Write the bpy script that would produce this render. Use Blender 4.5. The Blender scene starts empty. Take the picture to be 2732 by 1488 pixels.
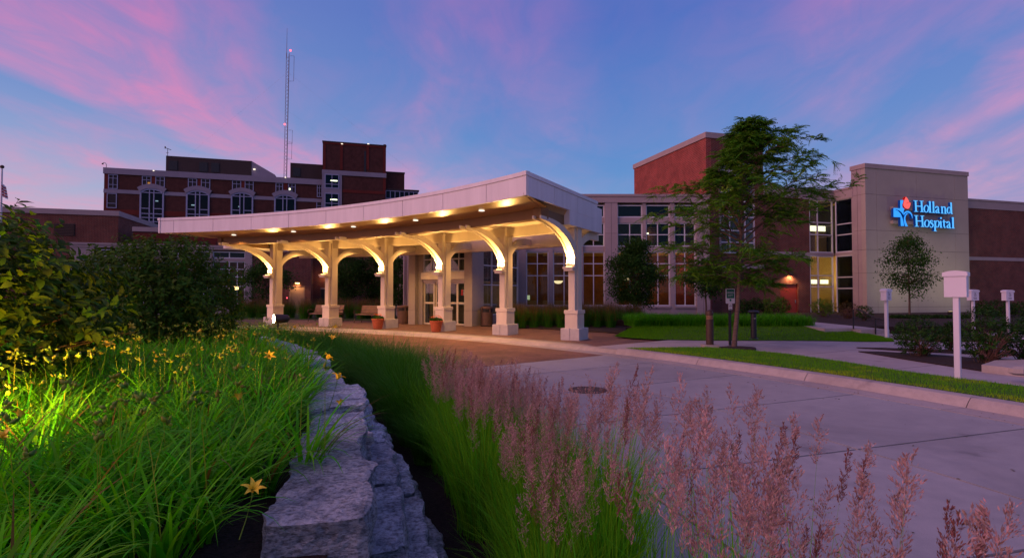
import bpy, bmesh, math, random
import numpy as np
from mathutils import Vector, Matrix, noise as mnoise
from mathutils.geometry import tessellate_polygon

rng = np.random.default_rng(7)
random.seed(7)
S = bpy.context.scene
COL = S.collection
R = math.radians

# ------------------------------------------------------------------ camera
F, PX0, PY0, CAMZ = 1450.0, 1366.0, 744.0, 1.65
PITCH = math.atan(37 / F)
cam_data = bpy.data.cameras.new('camera')
cam_data.sensor_width = 36
cam_data.lens = 36 * F / 2732
cam_data.clip_start = 0.05
cam_data.clip_end = 3000
cam = bpy.data.objects.new('camera', cam_data)
COL.objects.link(cam)
cam.location = (0, 0, CAMZ)
cam.rotation_euler = (R(90) + PITCH, 0, 0)
S.camera = cam

# ------------------------------------------------------------------ view
S.view_settings.view_transform = 'Standard'
S.view_settings.look = 'None'
S.view_settings.exposure = 0.0
S.view_settings.gamma = 1.0
S.cycles.use_denoising = True
S.cycles.denoiser = 'OPENIMAGEDENOISE'
S.cycles.max_bounces = 6
S.cycles.diffuse_bounces = 3
S.cycles.glossy_bounces = 3
S.cycles.transmission_bounces = 4
S.cycles.transparent_max_bounces = 10
S.cycles.caustics_reflective = False
S.cycles.caustics_refractive = False
S.cycles.sample_clamp_indirect = 4.0

# ------------------------------------------------------------------ dusk sky
SUN_DIR = Vector((-0.90, -0.42, 0.50)).normalized()      # towards the afterglow, low behind the left shoulder
world = bpy.data.worlds.new('World')
S.world = world
world.use_nodes = True
nt = world.node_tree
nt.nodes.clear()
def N(tree, typ, **kw):
    n = tree.nodes.new(typ)
    for k, v in kw.items():
        if k.startswith('i_'):
            key = k[2:]
            key = int(key) if key.isdigit() else key.replace('_', ' ')
            n.inputs[key].default_value = v
        else:
            setattr(n, k, v)
    return n
def ramp(tree, stops, interp='LINEAR'):
    n = tree.nodes.new('ShaderNodeValToRGB')
    cr = n.color_ramp
    cr.interpolation = interp
    while len(cr.elements) < len(stops):
        cr.elements.new(0.5)
    for e, (p, c) in zip(cr.elements, stops):
        e.position = p
        e.color = (c[0], c[1], c[2], 1) if hasattr(c, '__len__') else (c, c, c, 1)
    return n
def math_n(tree, op, a, b=None, clamp=False):
    n = tree.nodes.new('ShaderNodeMath')
    n.operation = op
    n.use_clamp = clamp
    for i, v in enumerate((a, b)):
        if v is None:
            continue
        if isinstance(v, (int, float)):
            n.inputs[i].default_value = v
        else:
            tree.links.new(v, n.inputs[i])
    return n.outputs[0]
def mix_n(tree, fac, a, b, mode='MIX'):
    n = tree.nodes.new('ShaderNodeMix')
    n.data_type = 'RGBA'
    n.blend_type = mode
    for idx, v in ((0, fac), (6, a), (7, b)):
        if isinstance(v, (int, float)):
            n.inputs[idx].default_value = v
        elif isinstance(v, tuple):
            n.inputs[idx].default_value = (*v[:3], 1)
        else:
            tree.links.new(v, n.inputs[idx])
    return n.outputs[2]

L = nt.links.new
tc = N(nt, 'ShaderNodeTexCoord')
sep = N(nt, 'ShaderNodeSeparateXYZ')
L(tc.outputs['Generated'], sep.inputs[0])
X, Y, Z = sep.outputs
zc = math_n(nt, 'MAXIMUM', Z, 0.0)
hor = math_n(nt, 'SQRT', math_n(nt, 'ADD', math_n(nt, 'MULTIPLY', X, X), math_n(nt, 'MULTIPLY', Y, Y)))
az = math_n(nt, 'DIVIDE', X, math_n(nt, 'MAXIMUM', hor, 0.001))       # -1 left .. 1 right
clear = ramp(nt, [(0.0, (0.36, 0.50, 0.76)), (0.08, (0.155, 0.40, 0.75)), (0.22, (0.062, 0.275, 0.70)), (0.45, (0.038, 0.155, 0.60)), (1.0, (0.10, 0.13, 0.38))])
L(zc, clear.inputs[0])
# warm veil near the horizon, stronger to the left and right of the clear gap
gmask = ramp(nt, [(0.0, 1.0), (0.28, 1.0), (0.42, 0.70), (0.52, 0.28), (0.60, 0.02), (0.70, 0.12), (0.78, 0.62), (0.85, 0.90), (0.92, 0.45), (1.0, 0.12)], 'EASE')
L(math_n(nt, 'ADD', math_n(nt, 'MULTIPLY', az, 0.5), 0.5), gmask.inputs[0])
veil = ramp(nt, [(0.0, 0.92), (0.10, 0.55), (0.28, 0.16), (0.6, 0.10), (1.0, 0.22)])
L(zc, veil.inputs[0])
veil_f = math_n(nt, 'MULTIPLY', veil.outputs[0], gmask.outputs[0])
side = ramp(nt, [(0.0, (0.86, 0.66, 0.76)), (0.45, (0.66, 0.52, 0.72)), (0.75, (0.40, 0.24, 0.60)), (1.0, (0.44, 0.20, 0.55))])
L(math_n(nt, 'ADD', math_n(nt, 'MULTIPLY', az, 0.5), 0.5), side.inputs[0])
base = mix_n(nt, veil_f, clear.outputs[0], side.outputs[0])
# streaky cloud sheets seen in perspective
den = math_n(nt, 'ADD', zc, 0.13)
cx = math_n(nt, 'DIVIDE', X, den)
cy = math_n(nt, 'DIVIDE', Y, den)
comb = N(nt, 'ShaderNodeCombineXYZ')
L(cx, comb.inputs[0]); L(cy, comb.inputs[1])
mp = N(nt, 'ShaderNodeMapping')
mp.inputs['Rotation'].default_value = (0, 0, R(-12))
mp.inputs['Scale'].default_value = (1.0, 0.55, 1)
mp.inputs['Location'].default_value = (20.3, 4.4, 0)
L(comb.outputs[0], mp.inputs[0])
cn = N(nt, 'ShaderNodeTexNoise', i_Scale=1.25, i_Detail=8.0, i_Roughness=0.55, i_Distortion=0.7)
L(mp.outputs[0], cn.inputs['Vector'])
cmask = ramp(nt, [(0.35, 0.0), (0.47, 0.42), (0.59, 1.0)])
L(cn.outputs[0], cmask.inputs[0])
cn2 = N(nt, 'ShaderNodeTexNoise', i_Scale=4.5, i_Detail=6.0, i_Roughness=0.6, i_Distortion=1.2)
L(mp.outputs[0], cn2.inputs['Vector'])
fine = ramp(nt, [(0.32, 0.42), (0.62, 1.0)])
L(cn2.outputs[0], fine.inputs[0])
gm2 = math_n(nt, 'ADD', math_n(nt, 'MULTIPLY', gmask.outputs[0], 0.90), 0.07)
cf = math_n(nt, 'MULTIPLY', math_n(nt, 'MULTIPLY', cmask.outputs[0], gm2), fine.outputs[0])
ccol = ramp(nt, [(0.0, (0.84, 0.45, 0.62)), (0.28, (0.74, 0.27, 0.58)), (0.5, (0.54, 0.18, 0.54)), (1.0, (0.36, 0.17, 0.42))])
L(zc, ccol.inputs[0])
skycol = mix_n(nt, math_n(nt, 'MULTIPLY', cf, 0.95), base, ccol.outputs[0])
nish = N(nt, 'ShaderNodeTexSky')
nish.sky_type = 'NISHITA'
nish.sun_disc = False
nish.sun_elevation = R(1.5)
nish.sun_rotation = math.atan2(SUN_DIR.x, SUN_DIR.y)
nish.air_density = 1.5
bg1 = N(nt, 'ShaderNodeBackground', i_Strength=0.84)
L(skycol, bg1.inputs[0])
bg2 = N(nt, 'ShaderNodeBackground', i_Strength=0.05)
L(nish.outputs[0], bg2.inputs[0])
addsh = N(nt, 'ShaderNodeAddShader')
L(bg1.outputs[0], addsh.inputs[0]); L(bg2.outputs[0], addsh.inputs[1])
wo = N(nt, 'ShaderNodeOutputWorld')
L(addsh.outputs[0], wo.inputs[0])

# ------------------------------------------------------------------ afterglow "sun"
sd = bpy.data.lights.new('afterglow_sun', 'SUN')
sd.energy = 1.9
sd.angle = R(55)
sd.color = (1.0, 0.47, 0.47)
sun = bpy.data.objects.new('afterglow_sun', sd)
COL.objects.link(sun)
sun.rotation_euler = (-SUN_DIR).to_track_quat('-Z', 'Y').to_euler()

# ------------------------------------------------------------------ geometry helpers
cp_, sp_ = math.cos(PITCH), math.sin(PITCH)
def ray(px, py):
    a, b = (px - PX0) / F, (PY0 - py) / F
    return a, cp_ - b * sp_, sp_ + b * cp_
def G(px, py, z=0.0):                 # pixel of the survey photo -> point on the level z
    x, y, k = ray(px, py)
    t = (z - CAMZ) / k
    return Vector((x * t, y * t, z))
def at(px, py, depth):
    x, y, k = ray(px, py)
    t = depth / y
    return Vector((x * t, depth, CAMZ + k * t))
CX, CY = -20.6, -2.4                  # centre of the round drive
def P(r, deg, z=0.0):
    a = R(deg)
    return Vector((CX + r * math.cos(a), CY + r * math.sin(a), z))

class Frame:                          # a wall plane: origin, direction along the wall, normal into the building
    def __init__(s, ox, oy, ux, uy):
        l = math.hypot(ux, uy)
        s.o = Vector((ox, oy)); s.u = Vector((ux / l, uy / l)); s.n = Vector((-s.u.y, s.u.x))
        s.ang = math.atan2(s.u.y, s.u.x)
    def hit(s, px, py, off=0.0):
        x, y, k = ray(px, py)
        o = s.o + s.n * off
        t = (o.x * s.n.x + o.y * s.n.y) / (x * s.n.x + y * s.n.y)
        d = Vector((x * t, y * t)) - s.o
        return d.dot(s.u), CAMZ + k * t
    def s_at(s, px, off=0.0):
        return s.hit(px, 781, off)[0]
    def z_at(s, px, py, off=0.0):
        return s.hit(px, py, off)[1]
    def w(s, a, d=0.0, z=0.0):
        p = s.o + s.u * a + s.n * d
        return Vector((p.x, p.y, z))

def link(o, parent=None):
    COL.objects.link(o)
    if parent is not None:
        o.parent = parent
    return o
def tag(o, label=None, cat=None, group=None, kind=None):
    if label: o['label'] = label
    if cat: o['category'] = cat
    if group: o['group'] = group
    if kind: o['kind'] = kind
    return o
def empty(name, loc=(0, 0, 0), rz=0.0, label=None, cat=None, group=None):
    o = bpy.data.objects.new(name, None)
    o.empty_display_size = 0.2
    o.location = loc
    o.rotation_euler = (0, 0, rz)
    link(o)
    return tag(o, label, cat, group)
def copy_tree(o, parent=None):
    c = o.copy()
    COL.objects.link(c)
    c.parent = parent
    for ch in list(o.children):
        copy_tree(ch, c)
    return c

class MB:
    def __init__(s):
        s.v, s.f, s.m = [], [], []
        s.cur = 0
    def add(s, vs, fs):
        b = len(s.v)
        s.v.extend([tuple(p) for p in vs])
        s.f.extend([tuple(i + b for i in f) for f in fs])
        s.m.extend([s.cur] * len(fs))
        return s
    def box(s, x0, x1, y0, y1, z0, z1):
        return s.add([(x0, y0, z0), (x1, y0, z0), (x1, y1, z0), (x0, y1, z0), (x0, y0, z1), (x1, y0, z1), (x1, y1, z1), (x0, y1, z1)],
                     [(0, 3, 2, 1), (4, 5, 6, 7), (0, 1, 5, 4), (1, 2, 6, 5), (2, 3, 7, 6), (3, 0, 4, 7)])
    def cbox(s, x0, x1, y0, y1, z0, z1, c=0.02):      # box with chamfered vertical edges and top
        pr = [(x0 + c, y0), (x1 - c, y0), (x1, y0 + c), (x1, y1 - c), (x1 - c, y1), (x0 + c, y1), (x0, y1 - c), (x0, y0 + c)]
        ci = [(x0 + 2 * c, y0 + c), (x1 - 2 * c, y0 + c), (x1 - c, y0 + 2 * c), (x1 - c, y1 - 2 * c), (x1 - 2 * c, y1 - c), (x0 + 2 * c, y1 - c), (x0 + c, y1 - 2 * c), (x0 + c, y0 + 2 * c)]
        vs = [(x, y, z0) for x, y in pr] + [(x, y, z1 - c) for x, y in pr] + [(x, y, z1) for x, y in ci]
        fs = [tuple(range(7, -1, -1)), tuple(range(16, 24))]
        for k in (0, 8):
            for i in range(8):
                j = (i + 1) % 8
                fs.append((k + i, k + j, k + 8 + j, k + 8 + i))
        return s.add(vs, fs)
    def prism(s, poly, z0, z1):
        n = len(poly)
        a = sum(poly[i][0] * poly[(i + 1) % n][1] - poly[(i + 1) % n][0] * poly[i][1] for i in range(n))
        if a < 0:
            poly = poly[::-1]
        vs = [(p[0], p[1], z0) for p in poly] + [(p[0], p[1], z1) for p in poly]
        tris = tessellate_polygon([[Vector((p[0], p[1], 0)) for p in poly]])
        fs = []
        for t in tris:
            a, b, c = (Vector(poly[i][:2]) for i in t)
            t = tuple(t) if (b - a).cross(c - a) > 0 else tuple(t[::-1])
            fs.append(tuple(i + n for i in t))
            fs.append(t[::-1])
        for i in range(n):
            j = (i + 1) % n
            fs.append((i, j, n + j, n + i))
        return s.add(vs, fs)
    def extrude_xz(s, poly, y0, y1):                  # polygon in the x-z plane given thickness along y
        m = MB().prism(poly, -y1, -y0)
        return s.add([(x, -y, z) for x, z, y in m.v], m.f)
    def sector(s, r0, r1, t0, t1, z0, z1, n=8, zf=None):
        vs, fs = [], []
        for i in range(n + 1):
            t = t0 + (t1 - t0) * i / n
            a, b = P(r0, t), P(r1, t)
            vs += [(a.x, a.y, z0), (b.x, b.y, z0), (b.x, b.y, z1), (a.x, a.y, z1)]
        for i in range(n):
            k = i * 4
            for e in range(4):
                g = (e + 1) % 4
                fs.append((k + e, k + g, k + 4 + g, k + 4 + e))
        fs += [(0, 3, 2, 1), (n * 4, n * 4 + 1, n * 4 + 2, n * 4 + 3)]
        return s.add(vs, fs)
    def sweep(s, prof, t0, t1, n=24):                 # profile of (radius, z) swept about the drive centre
        m = len(prof)
        vs, fs = [], []
        for i in range(n + 1):
            t = t0 + (t1 - t0) * i / n
            for (r, z) in prof:
                p = P(r, t, z)
                vs.append(tuple(p))
        for i in range(n):
            for e in range(m):
                g = (e + 1) % m
                fs.append((i * m + e, i * m + g, (i + 1) * m + g, (i + 1) * m + e))
        fs += [tuple(range(m - 1, -1, -1)), tuple(range(n * m, n * m + m))]
        return s.add(vs, fs)
    def tube(s, pts, radii, n=6, cap=True):
        pts = [Vector(p) for p in pts]
        if not hasattr(radii, '__len__'):
            radii = [radii] * len(pts)
        b = len(s.v)
        vs, fs = [], []
        ref = Vector((0, 0, 1))
        for i, p in enumerate(pts):
            d = (pts[min(i + 1, len(pts) - 1)] - pts[max(i - 1, 0)])
            d = d.normalized() if d.length > 1e-9 else Vector((0, 0, 1))
            a = d.cross(ref if abs(d.z) < 0.95 else Vector((1, 0, 0))).normalized()
            c = d.cross(a)
            for k in range(n):
                t = 2 * math.pi * k / n
                vs.append(tuple(p + (a * math.cos(t) + c * math.sin(t)) * radii[i]))
        for i in range(len(pts) - 1):
            for k in range(n):
                j = (k + 1) % n
                fs.append((i * n + k, i * n + j, (i + 1) * n + j, (i + 1) * n + k))
        if cap:
            fs.append(tuple(range(n - 1, -1, -1)))
            fs.append(tuple(range((len(pts) - 1) * n, len(pts) * n)))
        return s.add(vs, fs)
    def lathe(s, prof, n=20, c=(0, 0, 0)):
        vs, fs = [], []
        for (r, z) in prof:
            for k in range(n):
                t = 2 * math.pi * k / n
                vs.append((c[0] + r * math.cos(t), c[1] + r * math.sin(t), c[2] + z))
        for i in range(len(prof) - 1):
            for k in range(n):
                j = (k + 1) % n
                fs.append((i * n + k, i * n + j, (i + 1) * n + j, (i + 1) * n + k))
        fs.append(tuple(range(n - 1, -1, -1)))
        fs.append(tuple(range((len(prof) - 1) * n, len(prof) * n)))
        return s.add(vs, fs)
    def xf(s, mat):
        s.v = [tuple(mat @ Vector(p)) for p in s.v]
        return s
    def mesh(s, name, mats, uv=True, smooth=False):
        me = bpy.data.meshes.new(name)
        me.from_pydata(s.v, [], s.f)
        if not isinstance(mats, (list, tuple)):
            mats = [mats]
        for m in mats:
            me.materials.append(m)
        if len(mats) > 1:
            me.polygons.foreach_set('material_index', s.m)
        if uv:                                        # metre-sized box mapping
            lay = me.uv_layers.new(name='uv')
            vs = me.vertices
            for p in me.polygons:
                nx, ny, nz = p.normal
                h = math.hypot(nx, ny)
                for li in p.loop_indices:
                    co = vs[me.loops[li].vertex_index].co
                    if h < 0.6:
                        lay.data[li].uv = (co.x, co.y)
                    else:
                        lay.data[li].uv = ((-ny * co.x + nx * co.y) / h, co.z)
        if smooth:
            me.polygons.foreach_set('use_smooth', [True] * len(me.polygons))
        me.update()
        return me
    def build(s, name, mats, parent=None, uv=True, smooth=False):
        o = bpy.data.objects.new(name, s.mesh(name, mats, uv, smooth))
        return link(o, parent)

_unit = {}
def bx(parent, name, mat, x0, x1, y0, y1, z0, z1):    # an axis-aligned piece sharing one unit mesh per material
    if mat.name not in _unit:
        _unit[mat.name] = MB().box(-.5, .5, -.5, .5, -.5, .5).mesh('unit_' + mat.name, mat)
    o = bpy.data.objects.new(name, _unit[mat.name])
    o.location = ((x0 + x1) / 2, (y0 + y1) / 2, (z0 + z1) / 2)
    o.scale = (abs(x1 - x0), abs(y1 - y0), abs(z1 - z0))
    return link(o, parent)

def np_mesh(name, verts, faces, mat, cols=None, smooth=False):   # faces: list of int arrays (n,3) or (n,4)
    me = bpy.data.meshes.new(name)
    verts = np.asarray(verts, dtype=np.float32)
    me.vertices.add(len(verts))
    me.vertices.foreach_set('co', verts.ravel())
    tot = [np.full(len(f), f.shape[1], dtype=np.int32) for f in faces if len(f)]
    idx = [f.ravel() for f in faces if len(f)]
    tot = np.concatenate(tot); idx = np.concatenate(idx).astype(np.int32)
    me.loops.add(len(idx))
    me.loops.foreach_set('vertex_index', idx)
    me.polygons.add(len(tot))
    st = np.concatenate([[0], np.cumsum(tot)[:-1]]).astype(np.int32)
    me.polygons.foreach_set('loop_start', st)
    me.polygons.foreach_set('loop_total', tot)
    if smooth:
        me.polygons.foreach_set('use_smooth', np.ones(len(tot), dtype=bool))
    if cols is not None:
        at_ = me.attributes.new('tint', 'FLOAT_COLOR', 'POINT')
        c4 = np.ones((len(verts), 4), dtype=np.float32)
        c4[:, :3] = cols
        at_.data.foreach_set('color', c4.ravel())
    me.materials.append(mat)
    me.update(calc_edges=True)
    me.validate()
    return me
def obj(name, me, parent=None):
    return link(bpy.data.objects.new(name, me), parent)

# ------------------------------------------------------------------ materials
def bsdf(name, rough=0.7, metallic=0.0, spec=0.35):
    m = bpy.data.materials.new(name)
    m.use_nodes = True
    t = m.node_tree
    b = t.nodes['Principled BSDF']
    b.inputs['Roughness'].default_value = rough
    b.inputs['Metallic'].default_value = metallic
    b.inputs['Specular IOR Level'].default_value = spec
    return m, t, b
def pmat(name, c, rough=0.7, var=0.15, scale=2.0, bump=0.0, bscale=40.0, metallic=0.0, spec=0.35, c2=None, stretch=None, objc=False):
    m, t, b = bsdf(name, rough, metallic, spec)
    if objc:
        src = N(t, 'ShaderNodeTexCoord').outputs['Object']
    else:
        src = N(t, 'ShaderNodeNewGeometry').outputs['Position']
    if stretch:
        mpn = N(t, 'ShaderNodeMapping')
        mpn.inputs['Scale'].default_value = stretch
        t.links.new(src, mpn.inputs[0]); src = mpn.outputs[0]
    n1 = N(t, 'ShaderNodeTexNoise', i_Scale=scale, i_Detail=6.0, i_Roughness=0.62)
    t.links.new(src, n1.inputs['Vector'])
    lo = tuple(x * (1 - var) for x in c) if c2 is None else c
    hi = tuple(min(1, x * (1 + var)) for x in c) if c2 is None else c2
    rp = ramp(t, [(0.3, lo), (0.7, hi)])
    t.links.new(n1.outputs[0], rp.inputs[0])
    t.links.new(rp.outputs[0], b.inputs['Base Color'])
    if bump:
        n2 = N(t, 'ShaderNodeTexNoise', i_Scale=bscale, i_Detail=5.0)
        t.links.new(src, n2.inputs['Vector'])
        bp = N(t, 'ShaderNodeBump', i_Strength=bump, i_Distance=0.02)
        t.links.new(n2.outputs[0], bp.inputs['Height'])
        t.links.new(bp.outputs[0], b.inputs['Normal'])
    return m
def brickmat(name, c1, c2, mortar, bw=0.215, bh=0.075, ms=0.011, bump=0.35, dirt=0.3, rough=0.8):
    m, t, b = bsdf(name, rough, 0, 0.2)
    uv = N(t, 'ShaderNodeUVMap')
    br = N(t, 'ShaderNodeTexBrick')
    br.inputs['Color1'].default_value = (*c1, 1)
    br.inputs['Color2'].default_value = (*c2, 1)
    br.inputs['Mortar'].default_value = (*mortar, 1)
    br.inputs['Scale'].default_value = 1.0
    br.inputs['Mortar Size'].default_value = ms
    br.inputs['Mortar Smooth'].default_value = 0.2
    br.inputs['Brick Width'].default_value = bw
    br.inputs['Row Height'].default_value = bh
    br.inputs['Bias'].default_value = -0.1
    t.links.new(uv.outputs[0], br.inputs['Vector'])
    n1 = N(t, 'ShaderNodeTexNoise', i_Scale=1.3, i_Detail=6.0)
    t.links.new(N(t, 'ShaderNodeNewGeometry').outputs['Position'], n1.inputs['Vector'])
    rp = ramp(t, [(0.3, 1 - dirt), (0.7, 1.0 + dirt * 0.3)])
    t.links.new(n1.outputs[0], rp.inputs[0])
    col = mix_n(t, 1.0, br.outputs['Color'], rp.outputs[0], 'MULTIPLY')
    t.links.new(col, b.inputs['Base Color'])
    bp = N(t, 'ShaderNodeBump', i_Strength=bump, i_Distance=0.012, invert=True)
    t.links.new(br.outputs['Fac'], bp.inputs['Height'])
    t.links.new(bp.outputs[0], b.inputs['Normal'])
    return m
def emat(name, c, strength):
    m = bpy.data.materials.new(name)
    m.use_nodes = True
    t = m.node_tree
    t.nodes.clear()
    e = N(t, 'ShaderNodeEmission', i_Strength=strength)
    e.inputs[0].default_value = (*c, 1)
    o = N(t, 'ShaderNodeOutputMaterial')
    t.links.new(e.outputs[0], o.inputs[0])
    return m
def glassmat(name, tint=(0.75, 0.8, 0.85), refl=0.10, rough=0.02):
    m = bpy.data.materials.new(name)
    m.use_nodes = True
    t = m.node_tree
    t.nodes.clear()
    tr = N(t, 'ShaderNodeBsdfTransparent'); tr.inputs[0].default_value = (*tint, 1)
    gl = N(t, 'ShaderNodeBsdfGlossy'); gl.inputs['Roughness'].default_value = rough
    fr = N(t, 'ShaderNodeFresnel', i_IOR=1.5)
    nz = N(t, 'ShaderNodeTexNoise', i_Scale=0.9, i_Detail=2.0)
    t.links.new(N(t, 'ShaderNodeNewGeometry').outputs['Position'], nz.inputs['Vector'])
    bp = N(t, 'ShaderNodeBump', i_Strength=0.05, i_Distance=0.05)
    t.links.new(nz.outputs[0], bp.inputs['Height'])
    t.links.new(bp.outputs[0], gl.inputs['Normal'])
    f = math_n(t, 'ADD', math_n(t, 'MULTIPLY', fr.outputs[0], 0.32), refl, True)
    mx = N(t, 'ShaderNodeMixShader')
    t.links.new(f, mx.inputs[0]); t.links.new(tr.outputs[0], mx.inputs[1]); t.links.new(gl.outputs[0], mx.inputs[2])
    o = N(t, 'ShaderNodeOutputMaterial')
    t.links.new(mx.outputs[0], o.inputs[0])
    return m
def leafmat(name, c, trans=0.3, rough=0.5, spec=0.3, sat=1.0):
    m, t, b = bsdf(name, rough, 0, spec)
    at_ = N(t, 'ShaderNodeAttribute'); at_.attribute_name = 'tint'
    col = mix_n(t, 1.0, at_.outputs['Color'], c, 'MULTIPLY')
    t.links.new(col, b.inputs['Base Color'])
    tl = N(t, 'ShaderNodeBsdfTranslucent')
    t.links.new(mix_n(t, 1.0, col, (1.15, 1.25, 0.5), 'MULTIPLY'), tl.inputs[0])
    mx = N(t, 'ShaderNodeMixShader', i_0=trans)
    t.links.new(b.outputs[0], mx.inputs[1]); t.links.new(tl.outputs[0], mx.inputs[2])
    t.links.new(mx.outputs[0], t.nodes['Material Output'].inputs[0])
    return m

M = {}
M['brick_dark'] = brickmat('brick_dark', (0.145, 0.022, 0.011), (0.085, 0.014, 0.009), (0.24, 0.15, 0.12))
M['brick_lit'] = brickmat('brick_lit', (0.26, 0.022, 0.012), (0.16, 0.013, 0.008), (0.42, 0.19, 0.16))  # lit copy of the wall brick, afterglow painted into its colour
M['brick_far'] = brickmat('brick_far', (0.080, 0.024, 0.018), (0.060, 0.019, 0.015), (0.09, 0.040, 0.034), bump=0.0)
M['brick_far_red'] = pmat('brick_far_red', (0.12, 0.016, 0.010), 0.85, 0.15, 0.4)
M['stone'] = pmat('limestone', (0.34, 0.275, 0.27), 0.75, 0.08, 1.2, 0.08, 60)
M['stone_tan'] = pmat('stucco_tan', (0.36, 0.31, 0.27), 0.8, 0.06, 0.8, 0.1, 90)
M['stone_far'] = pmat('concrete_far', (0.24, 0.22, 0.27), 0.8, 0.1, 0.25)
M['joint'] = pmat('joint_dark', (0.10, 0.085, 0.08), 0.9, 0.1)
M['metal_white'] = pmat('metal_white', (0.66, 0.63, 0.66), 0.42, 0.09, 3.0, spec=0.5, stretch=(1, 1, 0.10))
M['soffit'] = pmat('soffit_metal', (0.40, 0.26, 0.115), 0.30, 0.06, 0.9, spec=0.6)
M['beam'] = pmat('beam_brown', (0.20, 0.115, 0.05), 0.5, 0.06, 0.9, spec=0.2)
M['cream'] = pmat('cream_paint', (0.64, 0.56, 0.45), 0.5, 0.08, 2.2, 0.03, 30, stretch=(1, 1, 0.25))
M['cap'] = pmat('precast_plinth', (0.50, 0.47, 0.45), 0.8, 0.12, 4, 0.15, 60)
M['frame_white'] = pmat('window_frame', (0.60, 0.60, 0.64), 0.45, 0.05, 2)
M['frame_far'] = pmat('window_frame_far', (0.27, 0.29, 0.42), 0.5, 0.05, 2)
M['glass'] = glassmat('glass_clear', (0.80, 0.84, 0.86), 0.0)
M['glass_dark'] = glassmat('glass_dark', (0.25, 0.32, 0.42), 0.01)
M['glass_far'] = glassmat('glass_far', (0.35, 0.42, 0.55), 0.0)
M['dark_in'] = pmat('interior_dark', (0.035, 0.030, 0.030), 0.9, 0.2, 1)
M['warm_in'] = pmat('interior_warm', (0.24, 0.10, 0.03), 0.8, 0.35, 0.9)
M['cream_in'] = pmat('interior_cream', (0.55, 0.38, 0.13), 0.8, 0.15, 0.9)
M['wood'] = pmat('counter_wood', (0.40, 0.27, 0.10), 0.5, 0.3, 3, stretch=(1, 1, 8))
M['bronze'] = pmat('bronze_paint', (0.075, 0.042, 0.030), 0.45, 0.1, 4, metallic=0.2)
M['black'] = pmat('black_metal', (0.018, 0.018, 0.020), 0.45, 0.2, 4)
M['dark_metal'] = pmat('dark_cladding', (0.040, 0.026, 0.024), 0.75, 0.1, 0.6)
M['grey_metal'] = pmat('grey_metal', (0.22, 0.22, 0.25), 0.5, 0.1, 2, metallic=0.3)
M['red_door'] = pmat('red_door', (0.26, 0.028, 0.018), 0.5, 0.08, 2)
M['tan_door'] = pmat('tan_door', (0.30, 0.19, 0.12), 0.5, 0.06, 2)
M['terracotta'] = pmat('terracotta', (0.40, 0.095, 0.035), 0.75, 0.2, 9, 0.1, 50)
M['bench_wood'] = pmat('bench_slat', (0.26, 0.155, 0.10), 0.5, 0.2, 5)
M['bin'] = pmat('bin_brown', (0.13, 0.072, 0.055), 0.55, 0.15, 6, 0.1, 120)
M['white_sign'] = pmat('white_vinyl', (0.64, 0.62, 0.67), 0.4, 0.03, 2, spec=0.5)
M['ink'] = pmat('print_dark', (0.03, 0.035, 0.05), 0.6, 0.1)
M['green_sign'] = pmat('sign_green', (0.004, 0.15, 0.085), 0.45, 0.05)
M['mulch'] = pmat('mulch', (0.030, 0.017, 0.013), 0.95, 0.6, 25, 1.0, 45)
M['soil_bed'] = pmat('mulch_bed', (0.022, 0.014, 0.011), 0.95, 0.6, 30, 1.0, 60)
M['warm_bulb'] = emat('lamp_warm', (1.0, 0.62, 0.20), 9)
M['bowl'] = emat('lamp_bowl', (1.0, 0.74, 0.36), 1.5)
M['tube'] = emat('lamp_tube', (1.0, 0.93, 0.55), 3.0)
M['tube_green'] = emat('lamp_tube_green', (0.95, 1.0, 0.70), 2.4)
M['white_bulb'] = emat('lamp_white', (1.0, 0.86, 0.68), 1.6)
M['red_bulb'] = emat('lamp_red', (1.0, 0.08, 0.10), 5)
M['flood_face'] = emat('lamp_flood', (1.0, 0.80, 0.45), 60)

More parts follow.
